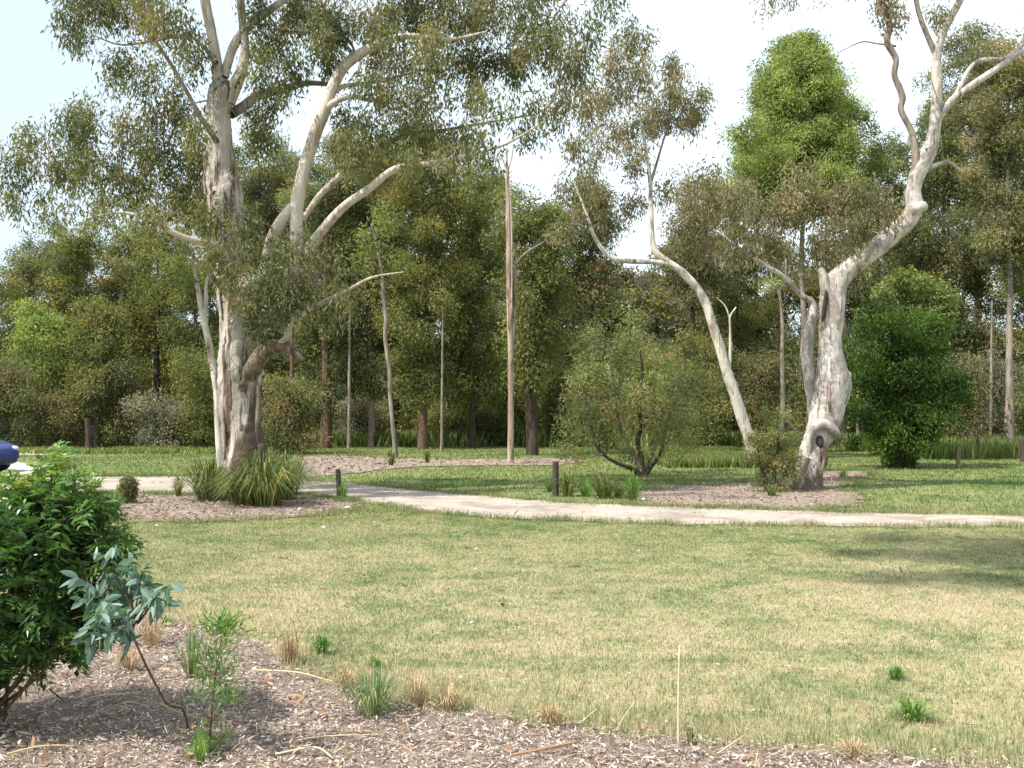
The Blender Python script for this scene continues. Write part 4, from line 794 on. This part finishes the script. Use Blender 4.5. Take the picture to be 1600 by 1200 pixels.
# ------------------------------------------------------------------ strappy tussocks and small plants
def tussock(label, px, py, h_px, w_px, mat, n, seed, name='tussock', wleaf=.010, cat='tussock', group=None, D=None, dry=0., dr=None):
    dr = (.75 if mat == 'tuss' else .35) if dr is None else dr
    rng = np.random.default_rng(seed); D = D or G(px, py)[1]; base = GX(px, D); s = D/FPX; H = h_px*s; Wd = w_px*s
    g = Geo(); a = rng.uniform(0, 6.283, n); r0 = rng.uniform(0, .25, n)*Wd; out = rng.uniform(.05, 1, n)**.8
    h = H*(1.12-.5*out**1.5)*(1 if dr > .5 else .95)*rng.uniform(.7, 1.1, n); rad = Wd*.5*out*rng.uniform(.8, 1.15, n)
    ca, sa = np.cos(a), np.sin(a)
    Ls = []
    for f, hz, wf in ((0, 0, .7), (.3, .62, 1), (.62, 1.0, .8), (1, None, .05)):
        rr = r0*.6+rad*f**(1.15 if dr > .5 else .95); z = h*hz if hz is not None else h*(1.05-dr*out*rng.uniform(.3, 1.15, n))
        Ls.append((np.stack([ca*rr, sa*rr, z if hz != 0 else np.zeros(n)], 1), wf))
    sd = np.stack([-sa, ca, np.zeros(n)], 1); ww = wleaf*rng.uniform(.6, 1.3, n)[:, None]
    V = []
    for c, wf in Ls: V += [c-sd*ww*wf/2, c+sd*ww*wf/2]
    V = np.stack(V, 1).reshape(-1, 3); b = np.arange(n)*8
    F = np.concatenate([np.stack([b+2*i, b+2*i+1, b+2*i+3, b+2*i+2], 1) for i in range(3)])
    tn = np.clip(rng.normal(.45, .30, n)+dry, 0, 1)
    g.add(V, F, np.tile(tn, 3)); o = g.build(name, M[mat]); o.location = tuple(base); return tag(o, label, cat, group)
LG = 'strappy tussocks round the foot of the huge gum'
tussock('large arching strappy tussock right before the foot of the huge gum', 412, 791, 76, 200, 'tuss', 640, 301, wleaf=.016, group=LG)
tussock('strappy tussock left of the foot of the huge gum', 328, 783, 60, 140, 'tuss', 380, 302, wleaf=.015, group=LG)
tussock('strappy tussock close against the right side of the huge gum', 448, 782, 74, 130, 'tuss', 330, 303, wleaf=.015, group=LG)
tussock('strappy tussock centred before the huge gum trunk', 375, 789, 50, 120, 'tuss', 300, 304, wleaf=.015, group=LG)
tussock('small pale tussock by the path left of the huge gum', 280, 776, 30, 30, 'tuss', 80, 305, wleaf=.014, group=LG)
tussock('tuft of grass grown up against the short leftmost post', 536, 781, 26, 26, 'tussgreen', 90, 306, wleaf=.012)
tussock('grassy tussock growing right of the dark timber post beyond the path', 886, 776, 36, 60, 'tuss', 150, 307, wleaf=.012, dr=.35)
tussock('low tussock second to the right of the dark timber post', 915, 775, 26, 50, 'tussgreen', 110, 325, wleaf=.010, dr=.5)
tussock('dark green tussock midway between timber post and open shrub', 943, 779, 40, 70, 'tuss', 200, 308, wleaf=.012, dr=.4)
tussock('low tussock just left of the bright upright one', 966, 778, 24, 44, 'tuss', 90, 326, wleaf=.010, dr=.6)
tussock('bright upright tussock at the path edge before the open shrub', 988, 785, 44, 44, 'tussgreen', 150, 309, wleaf=.013, dr=.3)
tussock('small low tuft behind the timber post', 860, 768, 18, 50, 'tussgreen', 90, 327, wleaf=.010, dr=.6)
tussock('small green tuft by the mulch left of the huge gum', 182, 796, 28, 40, 'tussgreen', 150, 310, wleaf=.012)
tussock('low green tuft on the mulch right of the crooked gum', 1316, 748, 14, 26, 'tussgreen', 60, 311, wleaf=.014)
tussock('spiky tuft at the foot of the red-brown trunk', 668, 724, 20, 22, 'tuss', 60, 312, wleaf=.02)
tussock('spiky tuft at the foot of the thin pale sapling', 612, 728, 22, 26, 'tuss', 60, 313, wleaf=.02)
tussock('low leafy tuft at the foot of the upright green shrub', 1205, 776, 20, 40, 'tuss', 90, 314, wleaf=.012)
tussock('spiky blue-green grass tussock on the near mulch edge', 583, 1120, 72, 150, 'tussblue', 190, 315, wleaf=.006)
tussock('bright green grass tuft on the dry lawn', 505, 1022, 26, 40, 'tussgreen', 200, 316, wleaf=.006)
tussock('small green grass tuft beside the blue-green sapling', 264, 980, 16, 34, 'tussgreen', 120, 317, wleaf=.006)
tussock('green and straw tuft on the lawn edge right of the dry bracken', 350, 995, 32, 44, 'tussgreen', 140, 318, wleaf=.006, dry=.2)
tussock('strappy pale plant among dry stalks on the near mulch', 305, 1060, 75, 90, 'tussblue', 70, 319, wleaf=.008)
tussock('small green tuft in the lawn at the lower middle', 588, 1045, 18, 40, 'tussgreen', 110, 320, wleaf=.006)
tussock('small fresh green tuft in the lawn at the lower right', 1395, 1062, 22, 46, 'tussgreen', 110, 321, wleaf=.006)
tussock('broad fresh green tuft nearest the lower right corner', 1420, 1125, 30, 100, 'tussgreen', 160, 322, wleaf=.006)
tussock('dark green weed at the foot of the tall dry stalk', 1075, 1166, 32, 26, 'tuss', 26, 323, wleaf=.008)
tussock('small weed tuft at the bottom edge under the thin sapling', 318, 1196, 50, 46, 'tussgreen', 60, 324, wleaf=.006, dry=.25)
DG = 'tufts of dead straw-coloured grass'
for i, (px, py, h, w_, lab) in enumerate(((455, 1040, 50, 60, 'round the small dead weed'), (650, 1105, 50, 70, 'right of the spiky tussock'), (700, 1112, 42, 80, 'at the mulch edge, middle of the bottom'), (240, 1010, 50, 90, 'under the blue-green leaves'), (205, 1050, 40, 80, 'in the shade of the big bush'), (860, 1135, 36, 70, 'below the two leaning stalks'), (1330, 1185, 30, 80, 'at the bottom right of the mulch'), (540, 1080, 36, 60, 'left of the spiky tussock'))):
    tussock('tuft of dead straw-coloured grass '+lab, px, py, h, w_, 'dry', 150, 340+i, name='dry_grass_tuft', wleaf=.0035, group=DG)

# ---- small conical shrub by the path
wood('small dark conical shrublet beside the path left of the huge gum', 200, 18, 748, 14, 'brownleaf', rpx=1.5, cb=785, seed=230, n=10, cover=1.6, L=.07, W=.02, name='shrub', cat='shrub', group=None, sig=.06, cone=True)

# ------------------------------------------------------------------ posts
def post(label, px, py, h_px, w_px, mat, grp='timber posts beside the path', lean=0.):
    D = G(px, py)[1]; s = D/FPX; base = GX(px, D); rng = np.random.default_rng(int(px))
    g = Geo(); H = h_px*s; r = w_px*s/2
    tube(g, [(0, 0, -.05), (lean*.3, 0, H*.4), (lean, 0, H-.02), (lean, 0, H)], [r*1.05, r, r, r*.86], 14, 4, .05, rng)
    o = g.build('post', M[mat], smooth=True); o.location = tuple(base)
    return tag(o, label, 'post', grp)
post('dark round timber post standing at the far side of the path', 868, 776, 54, 10, 'post')
post('thin leaning timber post right of the huge gum foot', 531, 780, 46, 8, 'post', lean=-.03)
post('pale wooden stake in the grass right of the vivid bush', 1496, 732, 33, 7, 'stakewood', None)
post('thin reddish stake right of the pale wooden stake', 1527, 716, 30, 4, 'bark_brown', None)
post('grey stake at the right edge of the weeds', 1597, 722, 36, 9, 'post', None)

# ------------------------------------------------------------------ foreground bush
rng = np.random.default_rng(110); D = 5.3; base = GX(-40, D)
T = empty('bush', base, 'lush dark green bush with compound leaves in the lower left corner', 'shrub')
g = Geo(); sg = Geo()
def pinnate(g, sg, rng, a, d, L, n=5, lw=.017, ll=.05, tone=.5):
    d = d/np.linalg.norm(d); s = np.cross(d, [0, 0, 1.]); s /= np.linalg.norm(s)+1e-6; up = np.cross(s, d)
    roll = rng.normal(0, .5); s2 = s*math.cos(roll)+up*math.sin(roll); up2 = np.cross(s2, d)
    pts = [a+d*L*t-np.array([0, 0, L*.35*t*t]) for t in np.linspace(0, 1, 4)]
    tube(sg, pts, [.0016, .0013, .001, .0006], 3, 1)
    V, F, T_ = [], [], []
    def leaf(p, dr, l, w_):
        k = len(V); nn = np.cross(dr, s2 if abs(np.dot(dr, s2)) < .8 else d); nn /= np.linalg.norm(nn)+1e-6; sd = np.cross(nn, dr); f = nn*w_*.28
        V.extend([p, p+dr*l*.38+sd*w_/2-f, p+dr*l*.5, p+dr*l*.38-sd*w_/2-f, p+dr*l-np.array([0, 0, l*.18])])
        F.extend([(k, k+1, k+4, k+2), (k, k+2, k+4, k+3)]); t = min(1, max(0, tone+rng.normal(0, .10))); T_.extend([t, t])
    for i in range(n):
        t = (i+.6)/n; p = a+d*L*t-np.array([0, 0, L*.35*t*t])
        for sgn in (-1, 1):
            dr = s2*sgn*.85+d*.5+rng.normal(0, .15, 3); dr /= np.linalg.norm(dr); leaf(p, dr, ll*1.35*rng.uniform(.75, 1.2)*(1-.25*abs(t-.5)), lw*1.5*rng.uniform(.8, 1.2))
    leaf(pts[-1], d, ll*1.1, lw*1.1); g.add(V, F, T_)
blobsB = [(-40, 900, 140, 110), (40, 838, 90, 55), (90, 850, 62, 70), (20, 900, 110, 100), (105, 925, 48, 55), (95, 990, 56, 40), (30, 990, 80, 60), (-30, 845, 110, 50), (-20, 1000, 70, 70), (112, 805, 26, 40), (70, 790, 50, 28), (140, 870, 30, 30), (-60, 1060, 60, 40), (-120, 930, 100, 110), (60, 1000, 50, 40), (130, 960, 30, 36)]
for (x, y, rx, ry) in blobsB:
    dd = D+rng.normal(0, .12); c = P(x, y, dd); r = np.array([rx, (rx+ry)*.42, ry])*dd/FPX
    m = int(rx*ry/50)
    v = unit(rng.normal(size=(m, 3))); k = rng.uniform(.35, 1, m)**.5
    tube(sg, [base+np.array([rng.normal(0, .12), rng.normal(0, .12), 0]), base*.4+c*.6+np.array([0, 0, -.08])-np.array([0, 0, .0]), c], [.012, .008, .004], 6, 5)
    ct = rng.normal(.42, .08)
    for i in range(m):
        p = c+v[i]*k[i]*r; d = v[i]*.8+np.array([0, 0, .45])+rng.normal(0, .35, 3)
        pinnate(g, sg, rng, p-d/np.linalg.norm(d)*.05, d, rng.uniform(.09, .15), 4, tone=ct+rng.normal(0, .12))
for i in range(46):    # ragged new shoots on top, yellower tips
    x = rng.uniform(-40, 152); y = 775-48*np.exp(-((x-95)/42)**2)+rng.normal(0, 8)+max(0, x-120)*.5; dd = D+rng.normal(0, .15); top = P(x, y-rng.uniform(0, 26), dd); bt = P(x+rng.normal(0, 12), y+60, dd)
    tube(sg, [bt, (bt+top)/2+rng.normal(0, .01, 3), top], [.003, .0022, .001], 4, 3)
    for q in range(7):
        f = .25+.75*q/6; p = bt+(top-bt)*f; an = rng.uniform(0, 6.28); d = np.array([math.cos(an), math.sin(an), .7])
        pinnate(g, sg, rng, p, d, rng.uniform(.05, .10), 3, lw=.015, ll=.042, tone=.62+.3*f*(rng.uniform() < .6))
for i in range(60):    # side shoots that break the outline
    y = rng.uniform(780, 1010); xe = np.interp(y, [760, 800, 850, 900, 960, 1020], [150, 160, 192, 175, 168, 130])+rng.normal(0, 10); dd = D+rng.normal(0, .15)
    a = P(xe-60, y+rng.uniform(0, 25), dd); b = P(xe, y, dd-rng.uniform(0, .1)); tube(sg, [a, (a+b)/2+np.array([0, 0, .01]), b], [.003, .002, .001], 4, 3)
    for q in range(5):
        f = .3+.7*q/4; d = np.array([rng.uniform(-.2, 1), rng.uniform(-1, .6), rng.uniform(-.4, .7)]); pinnate(g, sg, rng, a+(b-a)*f, d, rng.uniform(.06, .11), 3, lw=.016, ll=.05, tone=rng.uniform(.35, .75))
sg.build('stems', M['bark_brown'], T, base, smooth=True); g.build('foliage', M['shrub'], T, base)

# ---- blue-green sapling leaning into the bush
rng = np.random.default_rng(111); D = 4.9; base = GX(300, 5.3); T = empty('gum_sapling', base, 'gum sapling with broad blue-green leaves on a bent bare stem', 'tree')
sg = Geo(); tube(sg, [base, P(285, 1108, 5.25), P(262, 1100, 5.2), P(245, 1072, 5.15), P(226, 1035, 5.1), P(207, 988, 5.05), P(212, 960, D), P(180, 900, D)], [.007, .007, .0065, .006, .006, .005, .005, .003], 8, 5, .15, rng)
g = Geo()
def bigleaf(g, a, d, L_, W_, rng, tone):
    d = d/np.linalg.norm(d); s = np.cross(d, rng.normal(size=3)); s /= np.linalg.norm(s); nn = np.cross(s, d)
    prof = [(0, .08), (.22, .8), (.5, 1), (.78, .62), (1, .04)]; V = []
    for t, w_ in prof:
        c = a+d*L_*t-np.array([0, 0, L_*.25*t*t]); V += [c-s*W_*w_/2+nn*W_*.12*w_, c-nn*0, c+s*W_*w_/2+nn*W_*.12*w_]
    F = []
    for i in range(4):
        for j in range(2): F.append((i*3+j, i*3+j+1, i*3+3+j+1, i*3+3+j))
    g.add(V, F, np.clip(np.full(8, tone+rng.normal(0, .08)), 0, 1))
tips = [(175, 855), (150, 880), (205, 870), (222, 895), (265, 915), (150, 960), (130, 1000), (130, 940), (165, 940), (185, 920), (140, 985), (165, 1000), (190, 965), (235, 915), (250, 930), (262, 940), (150, 925), (125, 905), (200, 1010), (175, 955), (140, 1010), (240, 935)]
for (x, y) in tips:
    dd = D-.08+rng.normal(0, .09); tp = P(x, y, dd)
    root = P(207, 985, 5.05) if x < 225 else P(215, 975, 5.05); mid = (root+tp)/2+rng.normal(0, .02, 3)+np.array([0, 0, .03])
    tube(sg, [root, mid, tp], [.004, .003, .0015], 5, 4)
    for q in range(15):
        f = rng.uniform(.45, 1.05); p = root+(tp-root)*f+np.array([0, 0, .03*math.sin(f*3)]); d = rng.normal(size=3)+np.array([0, -.1, -.15])+.5*(tp-root)/np.linalg.norm(tp-root)
        bigleaf(g, p, d, rng.uniform(.055, .11), rng.uniform(.024, .040), rng, rng.normal(.5, .18))
sg.build('stem', M['bark_brown'], T, base, smooth=True); g.build('foliage', M['blue'], T, base)

# ---- thin wispy sapling
def wisp(label, pts, D, whorls, mat, seed, n=44, L_=.055):
    rng = np.random.default_rng(seed); base = GX(pts[0][0], D); T = empty('sapling', base, label, 'plant'); sg = Geo(); g = Geo()
    tube(sg, [P(x, y, D) for x, y in pts], np.linspace(.006, .002, len(pts)), 6, 4, .08, rng)
    for (x, y, rx, ry, k) in whorls:
        c = P(x, y, D+rng.normal(0, .03)); n2 = int(n*k); sc = D/FPX
        q = c+rng.normal(size=(n2, 3))*np.array([rx, rx, ry])*sc*.5
        leaves(g, q, L_, .0085, rng, -.5, None, unit(q-c), .8)
        # fine shoot to the spray
        j = min(pts, key=lambda u: abs(u[1]-y-15)+abs(u[0]-x)*.3); tube(sg, [P(j[0], j[1], D), c], [.0025, .001], 4, 3)
    sg.build('stem', M['bark_brown'], T, base, smooth=True); g.build('foliage', M[mat], T, base)
yb = HORY+EYE*FPX/4.95
wisp('thin wispy sapling with fine yellow-green needles on the near mulch', [(326, yb), (330, 1130), (334, 1075), (341, 1030), (348, 985)], 4.95,
     [(350, 978, 30, 18, 6), (343, 1025, 34, 24, 2.4), (337, 1052, 30, 30, 2.6), (332, 1085, 40, 26, 2.2), (365, 1090, 16, 10, .8), (328, 1165, 34, 30, 4), (315, 1185, 30, 24, 3), (300, 1090, 16, 12, .5)], 'tussgreen', 401)
# ---- dry stalks
def stalk(label, pts, D, r, name='dry_stalk', tone=.9, head=0, grp='dry stalks standing on the near ground'):
    rng = np.random.default_rng(int(pts[0][0])); base = GX(pts[0][0], D); g = Geo()
    tube(g, [P(x, y, D)-base for x, y in pts], np.linspace(r, r*.55, len(pts)), 6, 4, .05, rng, tone=tone)
    if head:
        c = P(*pts[-1], D)-base
        for i in range(head):
            d = rng.normal(size=3)*.03; d[2] = abs(d[2]); tube(g, [c-np.array([0, 0, .02]), c+d], [.0014, .0008], 3, 1, tone=tone*.8)
    o = g.build(name, M['dry'], smooth=True); o.location = tuple(base); return tag(o, label, 'stalk', grp)
def gy(D): return HORY+EYE*FPX/D
stalk('tall straight pale stalk at the lower right of the mulch edge', [(1060, gy(5.1)), (1060, 1090), (1062, 1008)], 5.1, .0075)
stalk('tall faint stalk behind the dry plants left of the wispy sapling', [(292, gy(7.4)), (291, 960), (293, 922)], 7.4, .006)
stalk('small dark dead weed standing at the corner of the mulch', [(466, gy(6.6)), (464, 1010), (462, 984)], 6.6, .007, tone=.05, head=10)
stalk('leaning pale stalk left of the tall straight one', [(962, gy(5.25)), (975, 1120), (992, 1096)], 5.25, .004, tone=.8)
stalk('shorter leaning stalk at the mulch edge left of the others', [(908, gy(5.4)), (918, 1120), (932, 1108)], 5.4, .005, tone=.75)
# ---- fallen sticks
def stick(label, a, b, r, tone, grp='fallen sticks on the near mulch'):
    rng = np.random.default_rng(int(a[0]+b[1])); A = np.array([*G(*a), .03+r]); B = np.array([*G(*b), .035+r]); m = (A+B)/2+np.array([rng.normal(0, .03), rng.normal(0, .04), .012])
    g = Geo(); tube(g, [np.zeros(3), m-A, B-A], [r, r*.9, r*.5], 6, 5, .08, rng, tone=tone); o = g.build('fallen_stick', M['dry'], smooth=True); o.location = tuple(A); tag(o, label, 'stick', grp)
stick('long pale stick pointing at the spiky tussock', (395, 1055), (520, 1075), .005, .95)
stick('thin pale stick lying level left of bottom middle', (440, 1172), (600, 1160), .004, .8)
stick('pale stick in the shade under the big bush', (140, 1100), (222, 1092), .005, .9)
stick('dark branch lying at the bottom below the leaning stalks', (800, 1192), (905, 1172), .008, .1)
stick('grey stick at the lower left corner', (10, 1190), (120, 1178), .006, .6)
stick('forked-looking stick below the tall straight stalk', (1120, 1190), (1165, 1160), .005, .7)
stick('brown stick beside the bent sapling stem', (250, 1110), (330, 1138), .006, .5)
stick('short stick lying right of the weed tuft at the bottom', (430, 1190), (520, 1198), .006, .9)
# ---- pale stones / litter
def stone(label, px, py, r, grp='small pale stones'):
    rng = np.random.default_rng(int(px)); bm = bmesh.new(); bmesh.ops.create_icosphere(bm, subdivisions=2, radius=r)
    for v in bm.verts: v.co *= 1+rng.normal(0, .12); v.co.z *= .55
    me = bpy.data.meshes.new('stone'); bm.to_mesh(me); bm.free(); me.materials.append(M['stone']); o = bpy.data.objects.new('stone', me); COL.objects.link(o)
    o.location = (*G(px, py), r*.4); tag(o, label, 'stone', grp)
M['stone'] = plain('pale_stone', (.68, .64, .58), .8)
stone('small white stone on the mulch before the huge gum', 470, 797, .05)
stone('flat white stone near the end of the mulch by the path', 542, 797, .07)
stone('tiny white stone on the lawn below the huge gum', 506, 825, .03)
stone('small pale stone by the bright tussock at the path edge', 1006, 782, .05)
stone('white pebble in the dry lawn, centre of the picture', 738, 974, .02)

# ------------------------------------------------------------------ blue car at the left edge
M['blue_paint'] = plain('dark_blue_paint', (.012, .028, .17), .35, 0, .05, 3, .35); M['glass'] = plain('car_glass', (.02, .025, .03), .06, 0, .05, 2, 0, .8)
M['tyre'] = plain('tyre_rubber', (.025, .025, .027), .8); M['rim'] = plain('alloy', (.45, .45, .47), .35, .8); M['lampglass'] = plain('lamp_glass', (.6, .62, .65), .1, .2)
M['plastic'] = plain('black_plastic', (.02, .02, .022), .6); M['redlamp'] = plain('red_lamp', (.4, .01, .01), .2)
Dc = 27.0; nose = GX(21, Dc); base = np.array([nose[0]-2.0, Dc, 0.]); CAR = empty('parked_car', base, 'dark blue car whose rounded nose enters at the left edge', 'car', rz=R(-6))
LEN = 4.0
xs_ = np.array([-2.0, -1.95, -1.8, -1.45, -1.1, -.5, .1, .5, .9, 1.3, 1.6, 1.82, 1.95, 2.0])
topz = np.array([.62, .88, .93, .95, .95, .95, .95, .95, .94, .89, .82, .73, .60, .48])
botz = np.array([.42, .30, .22, .18, .18, .18, .18, .18, .18, .18, .18, .22, .28, .36])
hw_ = np.array([.62, .74, .80, .84, .85, .85, .85, .85, .84, .82, .78, .70, .58, .48])
WX = (1.28, -1.28); WR = .30
def hull(g, xs_, topz, botz, hw_, tuck=.06):
    X = np.linspace(xs_[0], xs_[-1], 81); tz = np.interp(X, xs_, topz); bz = np.interp(X, xs_, botz); hw = np.interp(X, xs_, hw_)
    for k in range(3): tz[1:-1] = (tz[:-2]+2*tz[1:-1]+tz[2:])/4; hw[1:-1] = (hw[:-2]+2*hw[1:-1]+hw[2:])/4
    prof = [(0, 1, 0), (.5, 1, -.005), (.86, .99, -.015), (.96, .93, 0), (1, .78, 0), (1.0, .5, 0), (.985, .22, 0), (.93, .04, 0), (.80, 0, 0)]
    ring = [(s*a, b, c) for s in (1,) for a, b, c in prof]+[(-a, b, c) for a, b, c in prof[::-1][:-1]]
    n = len(ring); V = []
    for x, t, b, h in zip(X, tz, bz, hw):
        for a, k, c in ring:
            z = b+(t-b)*k+c
            if abs(a) > .75:
                for wx in WX:
                    d = abs(x-wx)
                    if d < WR+.07: z = max(z, WR+math.sqrt((WR+.07)**2-d*d)-.0 if k < .7 else z)
            V.append((x, a*h, z))
    F = [(i*n+j, i*n+(j+1) % n, (i+1)*n+(j+1) % n, (i+1)*n+j) for i in range(len(X)-1) for j in range(n)]
    m = len(V)
    g.add(V, F)
    for e in (0, len(X)-1):
        o_ = e*n; g.add([V[o_+q] for q in range(n)], [(q, (q+1), n-2-q, n-1-q) for q in range(0, n//2-1)] if e else [(n-1-q, n-2-q, q+1, q) for q in range(0, n//2-1)])
g = Geo(); hull(g, xs_, topz, botz, hw_); body = g.build('body', M['blue_paint'], CAR, smooth=True)
def prism(nm, secs, mat, parent):   # loft of rings
    g = Geo(); n = len(secs[0]); V = [p for s in secs for p in s]; F = [(i*n+j, i*n+(j+1) % n, (i+1)*n+(j+1) % n, (i+1)*n+j) for i in range(len(secs)-1) for j in range(n)]
    g.add(V, F)
    if n == 4: g.add(secs[0], [(3, 2, 1, 0)]); g.add(secs[-1], [(0, 1, 2, 3)])
    return g.build(nm, mat, parent)
def cabring(z, xa, xb, h): return [(xa, -h, z), (xb, -h, z), (xb, h, z), (xa, h, z)]
prism('cabin_glass', [cabring(.93, -1.78, .95, .76), cabring(1.36, -1.42, .22, .60)], M['glass'], CAR)
prism('roof', [cabring(1.35, -1.47, .27, .62), cabring(1.41, -1.38, .14, .56), cabring(1.43, -1.2, -.05, .45)], M['blue_paint'], CAR)
for sy in (-1, 1):
    for nm, a, b in (('pillar', (.97, .765*sy, .93), (.22, .605*sy, 1.37)), ('pillar', (-.35, .775*sy, .93), (-.40, .61*sy, 1.37)), ('pillar', (-1.75, .765*sy, .93), (-1.42, .605*sy, 1.37))):
        g = Geo(); tube(g, [a, b], [.035, .03], 6, 1); g.build(nm, M['blue_paint'], CAR, smooth=True)
    g = Geo(); g.add([(.62, .80*sy, .95), (.62, .98*sy, .97), (.74, .96*sy, .97), (.74, .80*sy, .95), (.62, .80*sy, 1.05), (.62, .98*sy, 1.09), (.72, .95*sy, 1.09), (.72, .80*sy, 1.05)], [(0, 1, 2, 3), (4, 5, 6, 7), (0, 1, 5, 4), (1, 2, 6, 5), (2, 3, 7, 6), (3, 0, 4, 7)]); g.build('wing_mirror', M['blue_paint'], CAR)
    def ell(nm, c, r, mat):
        bm = bmesh.new(); bmesh.ops.create_uvsphere(bm, u_segments=16, v_segments=10, radius=1)
        for v in bm.verts: v.co = Vector((v.co.x*r[0]+c[0], v.co.y*r[1]+c[1], v.co.z*r[2]+c[2]))
        me = bpy.data.meshes.new(nm); bm.to_mesh(me); bm.free(); me.materials.append(mat); o = bpy.data.objects.new(nm, me); COL.objects.link(o); o.parent = CAR
    ell('headlight', (1.80, .52*sy, .64), (.16, .15, .075), M['lampglass']); ell('tail_light', (-1.93, .66*sy, .78), (.05, .09, .10), M['redlamp'])
    ell('door_handle', (-.15, .855*sy, .80), (.08, .015, .018), M['plastic']); ell('door_handle', (-1.0, .855*sy, .80), (.08, .015, .018), M['plastic'])
g = Geo(); tube(g, [(1.80, -.60, .32), (1.99, -.3, .32), (2.01, 0, .32), (1.99, .3, .32), (1.80, .60, .32)], [.05]*5, 8, 4); g.build('bumper_grille', M['plastic'], CAR, smooth=True)
for wx in WX:
    for sy in (-1, 1):
        g = Geo(); n = 28; V = []; pr = [(.19, .0), (.27, -.0), (.30, .03), (.30, .15), (.27, .18), (.19, .18)]
        for j in range(n):
            a = 2*math.pi*j/n
            for r, y in pr: V.append((wx+r*math.cos(a), sy*(.66+y), WR+r*math.sin(a)))
        m = len(pr); g.add(V, [(j*m+i, j*m+(i+1) % m, ((j+1) % n)*m+(i+1) % m, ((j+1) % n)*m+i) for j in range(n) for i in range(m)]); wh = g.build('wheel', M['tyre'], CAR, smooth=True)
        g = Geo(); V = []
        for j in range(n):
            a = 2*math.pi*j/n; k = 1 if (j % 4) < 2 else .9
            for r, y in ((.195, .16), (.18, .165), (.17, .14), (.05, .165 if k == 1 else .12), (.001, .165)): V.append((wx+r*math.cos(a), sy*(.66+y), WR+r*math.sin(a)))
        g.add(V, [(j*5+i, j*5+i+1, ((j+1) % n)*5+i+1, ((j+1) % n)*5+i) for j in range(n) for i in range(4)]); g.build('rim', M['rim'], wh, smooth=True)
